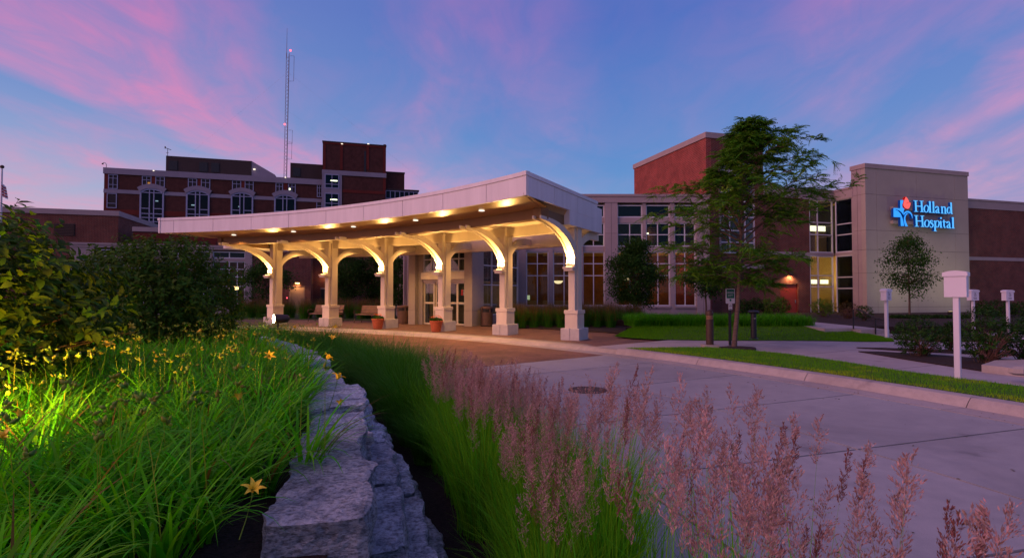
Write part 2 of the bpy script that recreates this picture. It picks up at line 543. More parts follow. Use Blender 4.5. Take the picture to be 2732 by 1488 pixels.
# ================================================================== ground, drive, walks
def concrete_mat(name, c, var=0.10):
    m, t, b = bsdf(name, 0.75, 0, 0.3)
    pos = N(t, 'ShaderNodeNewGeometry').outputs['Position']
    n1 = N(t, 'ShaderNodeTexNoise', i_Scale=0.55, i_Detail=8.0, i_Roughness=0.6, i_Distortion=0.6)
    n2 = N(t, 'ShaderNodeTexNoise', i_Scale=5.0, i_Detail=6.0, i_Roughness=0.7)
    n3 = N(t, 'ShaderNodeTexNoise', i_Scale=160.0, i_Detail=3.0)
    for n in (n1, n2, n3):
        t.links.new(pos, n.inputs['Vector'])
    r1 = ramp(t, [(0.28, tuple(x * (1 - 2.2 * var) for x in c)), (0.5, c), (0.72, tuple(x * (1 + var) for x in c))])
    t.links.new(n1.outputs[0], r1.inputs[0])
    r2 = ramp(t, [(0.25, 0.80), (0.6, 1.04)])
    t.links.new(n2.outputs[0], r2.inputs[0])
    r3 = ramp(t, [(0.3, 0.86), (0.7, 1.08)])
    t.links.new(n3.outputs[0], r3.inputs[0])
    col = mix_n(t, 1.0, mix_n(t, 1.0, r1.outputs[0], r2.outputs[0], 'MULTIPLY'), r3.outputs[0], 'MULTIPLY')
    vs_ = N(t, 'ShaderNodeTexVoronoi', i_Scale=0.75); vs_.inputs['Randomness'].default_value = 1.0
    nw = N(t, 'ShaderNodeTexNoise', i_Scale=3.0, i_Detail=5.0)
    t.links.new(pos, nw.inputs['Vector'])
    wv_ = N(t, 'ShaderNodeVectorMath', operation='ADD')
    t.links.new(pos, wv_.inputs[0]); t.links.new(nw.outputs['Color'], wv_.inputs[1])
    t.links.new(wv_.outputs[0], vs_.inputs['Vector'])
    rs = ramp(t, [(0.05, 0.66), (0.16, 0.93), (0.3, 1.0)])
    t.links.new(vs_.outputs['Distance'], rs.inputs[0])
    col = mix_n(t, 1.0, col, rs.outputs[0], 'MULTIPLY')
    oi = N(t, 'ShaderNodeObjectInfo')
    r4 = ramp(t, [(0.0, 0.90), (1.0, 1.07)])
    t.links.new(oi.outputs['Random'], r4.inputs[0])
    t.links.new(mix_n(t, 1.0, col, r4.outputs[0], 'MULTIPLY'), b.inputs['Base Color'])
    r5 = ramp(t, [(0.3, 0.50), (0.7, 0.85)])
    t.links.new(n2.outputs[0], r5.inputs[0])
    t.links.new(r5.outputs[0], b.inputs['Roughness'])
    bp = N(t, 'ShaderNodeBump', i_Strength=0.25, i_Distance=0.006)
    t.links.new(n3.outputs[0], bp.inputs['Height'])
    t.links.new(bp.outputs[0], b.inputs['Normal'])
    return m
M['concrete'] = concrete_mat('drive_concrete', (0.36, 0.35, 0.335))
M['kerb'] = concrete_mat('kerb_concrete', (0.42, 0.36, 0.32))
M['walk'] = concrete_mat('walk_concrete', (0.40, 0.36, 0.35))
M['paver'] = brickmat('brick_pavers', (0.27, 0.13, 0.085), (0.20, 0.095, 0.068), (0.16, 0.11, 0.09), 0.20, 0.10, 0.006, 0.4, 0.35, 0.6)
M['paver_dark'] = brickmat('walk_pavers', (0.22, 0.115, 0.08), (0.16, 0.085, 0.062), (0.12, 0.085, 0.07), 0.20, 0.10, 0.006, 0.4, 0.35, 0.6)
M['turf'] = pmat('turf_soil', (0.030, 0.055, 0.015), 0.95, 0.5, 3, 0.6, 80)
M['far_ground'] = pmat('far_ground', (0.04, 0.06, 0.022), 0.95, 0.4, 0.2)
M['tactile'] = pmat('tactile_strip', (0.23, 0.20, 0.19), 0.7, 0.25, 12, 0.3, 60)

g = MB()
n = 64
g.add([(0, 20, -0.30)] + [(900 * math.cos(2 * math.pi * k / n), 20 + 900 * math.sin(2 * math.pi * k / n), -0.30) for k in range(n)],
      [(0, k + 1, (k + 1) % n + 1) for k in range(n)])
tag(g.build('ground', M['far_ground'], uv=False), kind='structure')

# concrete drive: every slab a piece with open joints
drive = tag(MB().sector(21.9, 29.3, -40, 112, -0.28, -0.05, 120).build('drive', M['joint']), kind='structure')
J = 0.015
T0, TS = 18.65, 4.7
edges = [T0 + TS * k for k in range(-11, 4)] + [36.2]
for a, b in zip(edges[:-1], edges[1:]):
    for r0, r1 in ((22.02, 22.8), (22.8, 25.6), (25.6, 28.52)):
        ja = math.degrees(J / r0)
        MB().sector(r0 + J, r1 - J, a + ja, b - ja, -0.049, 0.0, 8).build('slab', M['concrete'], drive)
# outer kerb and gutter in cast lengths, dropping to flush at the entrance walk
def kerb_prof(h):
    return [(28.52 + J, 0.001), (29.08, -0.012 + 0.01 * (h < 0.06)), (29.14, h * 0.55), (29.19, h * 0.93), (29.24, h), (29.42, h), (29.42, -0.24), (28.52 + J, -0.24)]
kedge = [20.8 + 5.2 * k for k in range(-11, 4)] + [39.2] + [39.2 + 6 * k for k in range(1, 10)]
for a, b in zip(kedge[:-1], kedge[1:]):
    h0 = 0.13 if a < 34 else (0.09 if a < 36.5 else 0.07)
    MB().sweep(kerb_prof(h0), a + 0.012, b - 0.012, 8).build('kerb_stone', M['kerb'], drive)
ob = MB().sector(22.02, 28.52, 36.22, 95, -0.049, 0.0, 60).build('brick_paving', M['paver'], drive)
# polar UVs so that the courses follow the curve
def polar_uv(o):
    me = o.data
    lay = me.uv_layers[0]
    for p in me.polygons:
        for li in p.loop_indices:
            c = me.vertices[me.loops[li].vertex_index].co
            r_ = math.hypot(c.x - CX, c.y - CY)
            lay.data[li].uv = (math.atan2(c.y - CY, c.x - CX) * 27.0, r_)
polar_uv(ob)
mh = MB().lathe([(0.33, 0.0), (0.33, 0.008), (0.30, 0.010), (0.28, 0.006), (0.05, 0.006)], 28)
man = mh.build('manhole_cover', pmat('cast_iron', (0.09, 0.06, 0.05), 0.6, 0.5, 40, 0.8, 70, metallic=0.3))
man.location = G(1568, 1040, 0.002)
tag(man, 'round rusty manhole cover set in the concrete drive behind the plumes', 'manhole cover')

# entrance walk of brick with a light edge and a tactile strip
sw = tag(MB().sector(29.42, 35.6, 38.4, 96, -0.28, 0.055, 80).build('brick_walk', M['paver_dark']), kind='structure')
polar_uv(sw)
MB().sector(29.425, 29.62, 39.3, 96, -0.2, 0.066, 80).build('edge_strip', M['kerb'], sw)
ts = MB().sector(29.63, 29.93, 39.6, 78, 0.02, 0.061, 60).build('tactile_strip', M['tactile'], sw)
dm = MB()
for k in range(0, 190):
    t = 39.8 + k * 0.2
    for r_ in (29.70, 29.78, 29.86):
        p = P(r_, t)
        dm.add([(p.x - .02, p.y, .06), (p.x, p.y - .02, .06), (p.x + .02, p.y, .06), (p.x, p.y + .02, .06), (p.x, p.y, .071)], [(0, 1, 4), (1, 2, 4), (2, 3, 4), (3, 0, 4)])
tag(dm.build('tactile_domes', M['tactile'], ts, uv=False), kind='stuff')

# concrete walks and right-hand terrain
walk = tag(MB().sector(29.425, 48, -5, 38.38, -0.28, 0.09, 50).build('walk', M['walk']), kind='structure')
jm = MB()
for t in (12, 16.5, 21, 25.5, 30, 34):
    jm.sector(29.5, 38, t, t + 0.02, 0.05, 0.0925, 1)
tag(jm.build('walk_joints', M['joint'], walk, uv=False), kind='stuff')

lawn_top = [(1625, 930), (1700, 923), (1809, 926), (1889, 926), (2024, 936), (2099, 943), (2250, 964), (2409, 989), (2560, 1008), (2732, 1030), (3050, 1074), (3500, 1130)]
top_pts = [G(x, y, 0.13) for x, y in lawn_top]
def polar(p):
    return math.hypot(p.x - CX, p.y - CY), math.degrees(math.atan2(p.y - CY, p.x - CX))
top_pts = [p for p in top_pts if polar(p)[1] < 35.6]
top_pts.insert(0, P(29.47, 36.3, .13))
tp = [polar(p) for p in top_pts]
t_hi, t_lo = tp[0][1], tp[-1][1]
arc = [P(29.425, t_lo + (t_hi - t_lo) * k / 30) for k in range(31)]
strip_poly = [(p.x, p.y) for p in top_pts] + [(p.x, p.y) for p in arc]
strip = tag(MB().prism(strip_poly, -0.25, 0.128).build('lawn_strip', M['turf']), kind='structure')

# rising lawn in front of the brick wing
front = [(1640, 897), (1690, 902), (1760, 906), (1900, 908), (2050, 908), (2200, 909), (2300, 911), (2386, 911)]
back = [(1690, 872), (1740, 871), (1800, 871), (1900, 871), (2050, 871), (2180, 871), (2290, 885), (2380, 905)]
fz = [0.10] * 8
bz = [0.38, 0.38, 0.38, 0.38, 0.38, 0.38, 0.28, 0.12]
fp = [G(x, y, z) for (x, y), z in zip(front, fz)]
bp_ = [G(x, y, z) for (x, y), z in zip(back, bz)]
lm = MB()
far_ = [p + Vector((0.06 * k, 16, 0.0)) for k, p in enumerate(bp_)]
for k, p in enumerate(far_):
    p.z = 0.40
vs = [tuple(p) for p in fp] + [tuple(p) for p in bp_]
lm.add(vs, [(k, k + 1, 9 + k, 8 + k) for k in range(7)])
lawn2 = tag(lm.build('lawn', M['turf'], uv=False), kind='structure')
# upper terrace (mulched) behind it, up to the buildings
um = MB().prism([(bp_[0].x - 0.3, bp_[0].y - 0.05)] + [(p.x, p.y + 0.02) for p in bp_[1:6]] + [(15.2, 20.6), (19.5, 21.5), (60, 33), (60, 60), (-2, 60), (-2, 30.5), (3.2, 29.2), (6.0, 24.0)], -0.25, 0.375)
tag(um.build('mulch_terrace', M['mulch']), kind='structure')
bedm = MB().sector(34.2, 40, 38.4, 56, -0.2, 0.10, 14)
tag(bedm.build('planting_bed', M['mulch']), kind='structure')
bedb = MB().sector(35.62, 60, 56.5, 100, -0.2, 0.09, 30)
tag(bedb.build('rear_lawn', M['turf']), kind='structure')

# mulched wedges between the fanning walks on the right
def bed(pts, z=0.115, name='mulch_bed'):
    q = [G(x, y, z) for x, y in pts]
    return tag(MB().prism([(p.x, p.y) for p in q], -0.2, z).build(name, M['mulch']), kind='structure')
bed([(2290, 936), (2350, 937), (2430, 941), (2520, 947), (2580, 952), (2740, 960), (3000, 975), (3000, 1000), (2732, 973), (2655, 976), (2618, 987), (2450, 962)])
bed([(2285, 926), (2360, 927), (2530, 932), (2740, 938), (2900, 942), (2900, 955), (2740, 948), (2560, 941), (2420, 935)])
# raised lawn patch between walks and wing
q = [G(x, y, 0.14) for x, y in [(2390, 902), (2460, 906), (2520, 907), (2620, 908), (2760, 910)]]
tag(MB().prism([(p.x, p.y) for p in q] + [(q[-1].x + 4, q[-1].y + 12), (q[0].x + 3, q[0].y + 9.0)], -0.2, 0.14).build('side_lawn', M['turf']), kind='structure')
# parking bay kerb at the far right with a stone
pk = [G(2619, 988, 0.12), G(2655, 975, 0.12), G(2740, 973, 0.12), G(2990, 975, .12), G(2990, 1000, .12), G(2740, 1002, .12)]
kp = MB().prism([(p.x, p.y) for p in pk], -0.2, 0.235).build('parking_kerb', M['kerb'])
tag(kp, kind='structure')

# steps up to the terrace
st = empty('entrance_steps', (0, 0, 0), 0, 'pale concrete steps with two risers beside the black handrail', 'steps')
a = G(2268, 886, 0.40); b = G(2375, 889, 0.34)
sx0, sx1, sy = 12.0, 12.95, 18.75
bx(st, 'tread', M['walk'], sx0 + 0.42, sx1 + 0.38, sy - .42, sy + 0.02, -0.1, 0.235)
bx(st, 'tread', M['walk'], sx0 + .02, sx1 + 0.05, sy, sy + .5, -0.1, 0.385)
bx(st, 'landing', M['walk'], sx0 - 0.95, sx1 + 0.0, sy + .48, sy + 4.4, -0.1, 0.40)

# ------------------------------------------------------------------ planted island: lower bed, upper bed
tag(MB().sector(20.3, 22.03, -45, 112, -0.28, -0.02, 100).build('island_bed', M['soil_bed']), kind='structure')
ub = MB()
nr, ntt = 10, 40
vs = []
for i in range(ntt + 1):
    t = -45 + 157 * i / ntt
    for k in range(nr + 1):
        r_ = 2 + 18.4 * k / nr
        p = P(r_, t)
        z = 0.62 + 0.22 * (1 - (k / nr) ** 2)
        vs.append((p.x, p.y, z))
ub.add(vs, [(i * (nr + 1) + k, i * (nr + 1) + k + 1, (i + 1) * (nr + 1) + k + 1, (i + 1) * (nr + 1) + k) for i in range(ntt) for k in range(nr)])
ub.f = [f[::-1] if False else f for f in ub.f]
tag(ub.build('upper_bed', M['soil_bed'], uv=False), kind='structure')
def bed_z(x, y):
    r_ = math.hypot(x - CX, y - CY)
    k = min(1, max(0, (r_ - 2) / 18.4))
    return 0.62 + 0.22 * (1 - k * k)

# ------------------------------------------------------------------ stone retaining wall
def stone_mat():
    m, t, b = bsdf('limestone_block', 0.85, 0, 0.25)
    pos = N(t, 'ShaderNodeNewGeometry').outputs['Position']
    mpn = N(t, 'ShaderNodeMapping'); mpn.inputs['Scale'].default_value = (1, 1, 2.2)
    t.links.new(pos, mpn.inputs[0])
    n1 = N(t, 'ShaderNodeTexNoise', i_Scale=6.0, i_Detail=9.0, i_Roughness=0.68)
    n2 = N(t, 'ShaderNodeTexNoise', i_Scale=38.0, i_Detail=6.0, i_Roughness=0.7)
    n3 = N(t, 'ShaderNodeTexNoise', i_Scale=2.2, i_Detail=4.0)
    v1 = N(t, 'ShaderNodeTexVoronoi', i_Scale=22.0)
    for n_ in (n1, n2, n3, v1):
        t.links.new(mpn.outputs[0], n_.inputs['Vector'])
    r1 = ramp(t, [(0.30, (0.17, 0.21, 0.25)), (0.45, (0.48, 0.56, 0.62)), (0.60, (0.76, 0.82, 0.86))])
    t.links.new(n1.outputs[0], r1.inputs[0])
    r2 = ramp(t, [(0.38, 0.42), (0.54, 1.0), (0.68, 1.25)])
    t.links.new(n2.outputs[0], r2.inputs[0])
    r3 = ramp(t, [(0.62, 0.0), (0.75, 0.6)])
    t.links.new(n3.outputs[0], r3.inputs[0])
    col = mix_n(t, 1.0, r1.outputs[0], r2.outputs[0], 'MULTIPLY')
    rust = math_n(t, 'MULTIPLY', r3.outputs[0], n2.outputs[0])
    col = mix_n(t, rust, col, (0.30, 0.15, 0.07))
    oi = N(t, 'ShaderNodeObjectInfo')
    r6 = ramp(t, [(0.0, 0.62), (1.0, 1.2)])
    t.links.new(oi.outputs['Random'], r6.inputs[0])
    col = mix_n(t, 1.0, col, r6.outputs[0], 'MULTIPLY')
    t.links.new(col, b.inputs['Base Color'])
    h = math_n(t, 'ADD', math_n(t, 'MULTIPLY', n1.outputs[0], 1.0), math_n(t, 'MULTIPLY', n2.outputs[0], 0.55))
    h = math_n(t, 'ADD', h, math_n(t, 'MULTIPLY', v1.outputs['Distance'], 0.25))
    bp = N(t, 'ShaderNodeBump', i_Strength=1.0, i_Distance=0.06)
    t.links.new(h, bp.inputs['Height'])
    t.links.new(bp.outputs[0], b.inputs['Normal'])
    return m
M['block'] = stone_mat()
wall = empty('stone_retaining_wall', P(20.6, 12, 0), 0, 'low curved retaining wall of stacked grey limestone blocks between lilies and plumed grass', 'retaining wall')
wall_o = Vector(wall.location)
def stone(t0, t1, r0, r1, z0, z1, cuts, rough=0.02, tilt=0.0):
    bm = bmesh.new()
    bmesh.ops.create_cube(bm, size=1.0)
    ax = R(t1 - t0) * r1
    dims = (ax, r1 - r0, z1 - z0)
    for axis in range(3):
        n_ = max(1, int(round(cuts * dims[axis] / max(dims))))
        es = [e for e in bm.edges if abs((e.verts[0].co - e.verts[1].co)[axis]) > 0.9]
        if n_ > 1:
            bmesh.ops.subdivide_edges(bm, edges=es, cuts=n_ - 1, use_grid_fill=True)
    off = Vector((random.uniform(0, 50), random.uniform(0, 50), random.uniform(0, 50)))
    for v in bm.verts:
        a_, b_, c_ = v.co
        t = t0 + (t1 - t0) * (a_ + .5)
        # ragged outline in plan
        e1 = mnoise.noise(Vector((t * 1.3, z0 * 7, 1.0)) + off) * 0.05 * (b_ > 0.3)
        r_ = r0 + (r1 - r0) * (b_ + .5) + e1
        z = z0 + (z1 - z0) * (c_ + .5) + tilt * b_
        p = P(r_, t, z)
        q = p * 5.0 + off
        d = Vector((mnoise.fractal(q, 0.9, 2.1, 4), mnoise.fractal(q + Vector((9, 3, 1)), 0.9, 2.1, 4), 0.7 * mnoise.fractal(q + Vector((2, 7, 5)), 0.9, 2.1, 4)))
        lay = math.floor((z + 0.01 * d.x) / 0.045)
        step = (mnoise.noise(Vector((lay * 3.7, off.x, t * 0.35))) * 0.022) if b_ > 0.49 else 0
        rad = Vector((math.cos(R(t)), math.sin(R(t)), 0))
        # worn corners
        ed = (abs(a_) > .49) + (abs(b_) > .49) + (abs(c_) > .49)
        shrink = 0.006 * (ed - 1) if ed > 1 else 0
        rf_ = rough * (.35 if abs(c_) > .49 and abs(b_) < .45 else 1.0)
        p = p + d * rf_ + rad * (step - shrink)
        if abs(c_) > .49 and ed > 1:
            p.z -= 0.006 * (1 if c_ > 0 else -1)
        v.co = p - wall_o
    me = bpy.data.meshes.new('stone')
    bm.normal_update()
    bm.to_mesh(me); bm.free()
    me.materials.append(M['block'])
    return obj('stone', me, wall)
courses = [(0.53, 0.75, 20.57, 0.44), (0.31, 0.525, 20.71, 0.40), (0.09, 0.305, 20.86, 0.40), (-0.16, 0.085, 20.99, 0.40)]
for ci, (z0, z1, ro, dep) in enumerate(courses):
    t = 12.85 if ci == 0 else -14.0 - 1.1 * ci
    first = ci == 0
    while t < 74:
        ln = random.uniform(2.1, 3.4) if ci == 0 else random.uniform(1.8, 3.4)
        if first:
            ln = 4.3
        near = 8 < t < 24
        mid = 24 <= t < 36
        cuts = (46 if near else 16 if mid else 5)
        jr = random.uniform(-0.03, 0.03)
        zt = z1 + (random.uniform(-0.05, 0.035) if ci == 0 else random.uniform(-.012, 0))
        d_in = dep + random.uniform(-.06, .10)
        stone(t + 0.085, t + ln - 0.085, ro + jr - d_in, ro + jr, z0, zt, cuts, 0.034 if near else 0.028, random.uniform(-.02, .03))
        t += ln
        first = False
# the nearest block lies one course lower, broad and a little skewed
for o_ in (stone(8.2, 12.75, 19.72, 20.60, 0.40, 0.60, 60, 0.036, -.03), stone(3.0, 8.1, 19.8, 20.58, 0.40, 0.60, 30, 0.036, -.03)):
    pass

# ================================================================== buildings
UG = (0.959, 0.284)                      # direction of the hospital's wall grid
def windowp(parent, x0, x1, z0, z1, vs=(), hs=(), y=0.0, fw=0.06, mf=None, mg=None, dep=0.10, bar=None, name='window', skip=()):
    mf = mf or M['frame_white']; mg = mg or M['glass']
    bar = bar or fw
    m = MB()
    m.box(x0, x0 + fw, y, y + dep, z0, z1); m.box(x1 - fw, x1, y, y + dep, z0, z1)
    m.box(x0 + fw, x1 - fw, y, y + dep, z0, z0 + fw); m.box(x0 + fw, x1 - fw, y, y + dep, z1 - fw, z1)
    zs = [z0 + fw / 2 - bar / 2] + [z0 + (z1 - z0) * h for h in hs] + [z1 - fw / 2 + bar / 2]
    xs = [x0 + fw / 2 - bar / 2] + [x0 + (x1 - x0) * v for v in vs] + [x1 - fw / 2 + bar / 2]
    for z in zs[1:-1]:
        m.box(x0 + fw, x1 - fw, y + 0.004, y + dep - 0.004, z - bar / 2, z + bar / 2)
    for i, (za, zb) in enumerate(zip(zs[:-1], zs[1:])):
        for x in xs[1:-1]:
            if (round(x0 and (x - x0) / (x1 - x0), 2), i) in skip:
                continue
            m.box(x - bar / 2, x + bar / 2, y + 0.007, y + dep - 0.007, za + bar / 2, zb - bar / 2)
    w = m.build(name, mf, parent)
    for za, zb in zip(zs[:-1], zs[1:]):
        for xa, xb in zip(xs[:-1], xs[1:]):
            bx(w, 'pane', mg, xa + bar / 2, xb - bar / 2, y + dep * .45, y + dep * .55, za + bar / 2, zb - bar / 2)
    return w
def room(parent, x0, x1, y0, y1, z0, z1, mat, floor=None, ceil=None, name='interior', right=True):
    m = MB()
    t = 0.05
    m.box(x0, x1, y1, y1 + t, z0, z1)
    m.box(x0 - t, x0, y0, y1 + t, z0, z1)
    if right:
        m.box(x1, x1 + t, y0, y1 + t, z0, z1)
    m.cur = 1; m.box(x0 - t, x1 + t, y0, y1 + t, z0 - t, z0)
    m.cur = 2; m.box(x0 - t, x1 + t, y0, y1 + t, z1, z1 + t)
    return m.build(name, [mat, floor or mat, ceil or mat], parent)
def lamp(parent, loc, energy, color=(1, 0.72, 0.38), radius=0.12, kind='POINT', rot=None, spot=None, blend=0.5, name='lamp_light'):
    d = bpy.data.lights.new(name, kind)
    d.energy = energy; d.color = color
    if kind == 'SPOT':
        d.spot_size = R(spot or 90); d.spot_blend = blend
    d.shadow_soft_size = radius
    o = bpy.data.objects.new(name, d)
    link(o, parent)
    o.location = loc
    if rot is not None:
        o.rotation_euler = Vector(rot).to_track_quat('-Z', 'Y').to_euler()
    return o
HC = (1, .46, .14)
def bowl_pendant(parent, x, y, z, r=0.32, energy=14, color=(1, .72, .38)):
    b = MB().lathe([(0.02, -0.16), (r * .5, -0.14), (r * .85, -0.06), (r, 0.02), (r * .97, 0.03)], 18).build('pendant_lamp', M['bowl'], parent)
    b.location = (x, y, z)
    bx(b, 'stem', M['black'], -.012, .012, -.012, .012, 0.03, 0.6)
    lamp(b, (0, 0, 0.25), energy, color, radius=0.15)
    return b
def B3(parent, name, mat, x0, x1, y0, y1, z0, z1):    # brick-size-true box (own mesh with metre UVs)
    return MB().box(x0, x1, y0, y1, z0, z1).build(name, mat, parent)
def frame_empty(name, fr, label, cat):
    return empty(name, (fr.o.x, fr.o.y, 0), fr.ang, label, cat)

# ------------------------------------------------ A. glazed entrance hall (right of the doors)
fB = Frame(-2.2, 32.0, 1, 0)
hall = frame_empty('glazed_hall', fB, 'two storey pale stone hall with tall gridded windows behind the canopy', 'building')
sB = lambda px: fB.s_at(px)
zB = lambda py: fB.z_at(1700, py)
lv = dict(sill=zB(816), big=zB(735), top=zB(671), u0=zB(657), u1=zB(594), c0=zB(580), c1=zB(546), par=zB(541), roof=zB(519))
bays = [(1284, 1382, 3), (1404, 1464, 1), (1476, 1535, 1), (1555, 1614, 1), (1648, 1716, 1), (1725, 1789, 1), (1801, 1858, 1)]
xL, xR = sB(1262), sB(1893)
prev = xL
for i, (a, b, nb) in enumerate(bays):
    x0, x1 = sB(a), sB(b)
    B3(hall, 'pier', M['stone'], prev, x0, -0.10 if (x0 - prev) > .4 else 0.0, 0.35, 0.0, lv['par'])
    if x0 - prev > .5:
        bx(hall, 'joint', M['joint'], (prev + x0) / 2 - .008, (prev + x0) / 2 + .008, -.104, -.09, 0.3, lv['par'])
        bx(hall, 'joint', M['joint'], prev, x0, -.104, -.09, lv['u0'] + .75, lv['u0'] + .765)
    vs = [k / (nb + 1) for k in range(1, nb + 1)]
    H = lv['top'] - lv['sill']
    hb = (lv['big'] - lv['sill']) / H
    windowp(hall, x0, x1, lv['sill'], lv['top'], vs, (hb, (1 + hb) / 2), 0.10, 0.06, bar=0.05)
    windowp(hall, x0, x1, lv['u0'], lv['u1'], vs, (0.5,), 0.10, 0.06, bar=0.05)
    windowp(hall, x0, x1, lv['c0'], lv['c1'], () if nb == 1 else vs, (), 0.10, 0.07, mg=M['glass_dark'])
    for z0, z1 in ((lv['top'], lv['u0']), (lv['u1'], lv['c0'])):
        bx(hall, 'spandrel', M['stone'], x0, x1, 0.05, 0.35, z0, z1)
    bx(hall, 'sill', M['stone'], x0, x1, -0.06, 0.35, lv['sill'] - .12, lv['sill'])
    bx(hall, 'base_panel', M['stone'], x0, x1, 0.02, 0.35, 0.0, lv['sill'] - .12)
    prev = x1
B3(hall, 'pier', M['stone'], prev, xR, -0.10, 0.35, 0.0, lv['par'])
bx(hall, 'joint', M['joint'], (prev + xR) / 2 - .008, (prev + xR) / 2 + .008, -.104, -.09, 0.3, lv['par'])
bx(hall, 'parapet', M['stone'], xL - .02, xR + .02, -0.13, 0.5, lv['par'], lv['roof'] - .14)
bx(hall, 'coping', M['stone'], xL - .05, xR + .05, -0.18, 0.6, lv['roof'] - .14, lv['roof'])
bx(hall, 'roof', M['dark_metal'], xL, xR, 0.5, 9.0, lv['par'] - .1, lv['par'])
room(hall, xL, xR, 0.36, 5.6, 0.12, lv['top'] + .1, M['warm_in'], M['warm_in'], M['cream_in'])
room(hall, xL, xR, 0.36, 3.6, lv['top'] + .25, lv['par'] - .15, M['dark_in'], M['warm_in'], M['dark_in'])
# things one sees through the panes
bx(hall, 'interior_column', M['warm_in'], sB(1440), sB(1454), 2.4, 2.8, 0.12, lv['top'])
bx(hall, 'interior_column', M['brick_dark'], sB(1755), sB(1775), 2.0, 2.5, lv['u0'] - .3, lv['u1'])
MB().tube([(sB(1720), 3.2, zB(735)), (sB(1745), 3.2, zB(716)), (sB(1775), 3.2, zB(707)), (sB(1812), 3.2, zB(713))], .06, 6).build('interior_arch', M['cream_in'], hall)
bx(hall, 'reception_desk', M['wood'], sB(1404), sB(1536), 3.0, 3.6, 0.12, 1.15)
bx(hall, 'notice', emat('lit_notice', (0.75, 0.85, 0.45), 0.6), sB(1410), sB(1418), 2.9, 2.93, zB(801), zB(788))
bowl_pendant(hall, sB(1498), 2.2, zB(748), 0.30, 26, HC)
bowl_pendant(hall, sB(1700), 3.2, zB(740), 0.26, 40, HC)
bowl_pendant(hall, sB(1835), 3.0, zB(742), 0.26, 46, HC)
bx(hall, 'ceiling_light', M['tube'], sB(1741), sB(1750), 1.6, 1.75, zB(616), zB(613))
bx(hall, 'ceiling_light', M['tube'], sB(1440), sB(1444), 2.6, 2.7, zB(710), zB(708))
lamp(hall, (sB(1600), 2.0, zB(640)), 16, (1, 0.80, 0.30), 0.3)
lamp(hall, (sB(1330), 2.5, 2.4), 30, (1, 0.85, 0.40), 0.3)
lamp(hall, (sB(1745), 1.9, zB(618)), 8, (1, 0.80, 0.45), 0.2)

# hall wing to the left of the doors, seen almost edge on
fB2 = Frame(-8.28, 39.0, 0.282, -0.959)
hw = frame_empty('glazed_wing', fB2, 'pale stone wing with tall narrow windows left of the entrance doors', 'building')
Lw = 10.4
zr = dict(lv)
zr['par'] = lv['u0'] + .35
zr['roof'] = zr['par'] + .45
x = 0.0
B3(hw, 'pier', M['stone'], -.5, 0.3, 0, 0.4, 0, zr['par'])
for k in range(4):
    x0 = 0.3 + k * 2.5; x1 = x0 + 2.0
    windowp(hw, x0, x1, zr['sill'], zr['top'], (.5,), (.5, .75), 0.12, 0.06)
    bx(hw, 'spandrel', M['stone'], x0, x1, 0.05, 0.4, zr['top'], zr['par'])
    bx(hw, 'sill', M['stone'], x0, x1, -0.06, 0.4, 0, zr['sill'])
    B3(hw, 'pier', M['stone'], x1, x1 + .5, -0.18, 0.4, 0, zr['par'])
bx(hw, 'parapet', M['stone'], -.52, Lw + .1, -0.2, 0.6, zr['par'], zr['roof'])
room(hw, -.4, Lw, 0.45, 3.0, 0.1, zr['par'] - .1, M['dark_in'])

# ------------------------------------------------ B. stair tower and two-storey brick wing, one wall line
fC = Frame(12.0, 33.4, *UG)
sC = lambda px: fC.s_at(px)
tower = frame_empty('brick_stair_tower', fC, 'tall red brick stair tower with a long vertical window behind the large tree', 'building')
tR = sC(2040)
zt = fC.z_at(1888, 353)
w0, w1 = sC(1925), sC(2019)
wz0, wz1 = fC.z_at(1970, 676), fC.z_at(1970, 432)
B3(tower, 'side_wall', M['brick_lit'], 0.0, 0.35, 0.0, 8.9, 0, zt - .35)  # left face gets the brick coloured as if sunlit
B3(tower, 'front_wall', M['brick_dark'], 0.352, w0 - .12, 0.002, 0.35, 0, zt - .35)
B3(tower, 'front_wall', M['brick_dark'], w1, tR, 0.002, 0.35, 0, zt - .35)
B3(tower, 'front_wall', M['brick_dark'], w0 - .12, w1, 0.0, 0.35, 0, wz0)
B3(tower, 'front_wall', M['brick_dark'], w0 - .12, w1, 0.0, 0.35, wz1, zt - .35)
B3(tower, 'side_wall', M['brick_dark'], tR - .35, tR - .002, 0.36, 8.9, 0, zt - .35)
bx(tower, 'coping', M['stone'], -.06, tR + .06, -.06, 9.0, zt - .35, zt)
bx(tower, 'window_jamb', M['stone'], w0 - .14, w0, -.04, 0.3, wz0, wz1)
Hh = wz1 - wz0
windowp(tower, w0, w1, wz0, wz1, (.28, .72), [0.12, 0.25, 0.40, 0.52, 0.66, 0.80, 0.90], 0.10, 0.08, bar=0.07, mg=M['glass'])
room(tower, 0.4, tR - .4, 0.4, 3.2, 0.2, zt - .5, M['dark_in'])
bx(tower, 'lit_ceiling', emat('stair_light', (0.95, 0.80, 0.10), 0.75), sC(1953), sC(1988), 0.9, 0.95, fC.z_at(1970, 506), fC.z_at(1970, 478))
bx(tower, 'lit_ceiling', emat('stair_light_low', (0.85, 0.70, 0.10), 0.4), sC(1953), sC(1985), 0.9, 0.95, fC.z_at(1970, 536), fC.z_at(1970, 512))
bx(tower, 'string_course', M['stone'], 0.4, tR, -.03, .3, fC.z_at(2000, 716), fC.z_at(2000, 706))

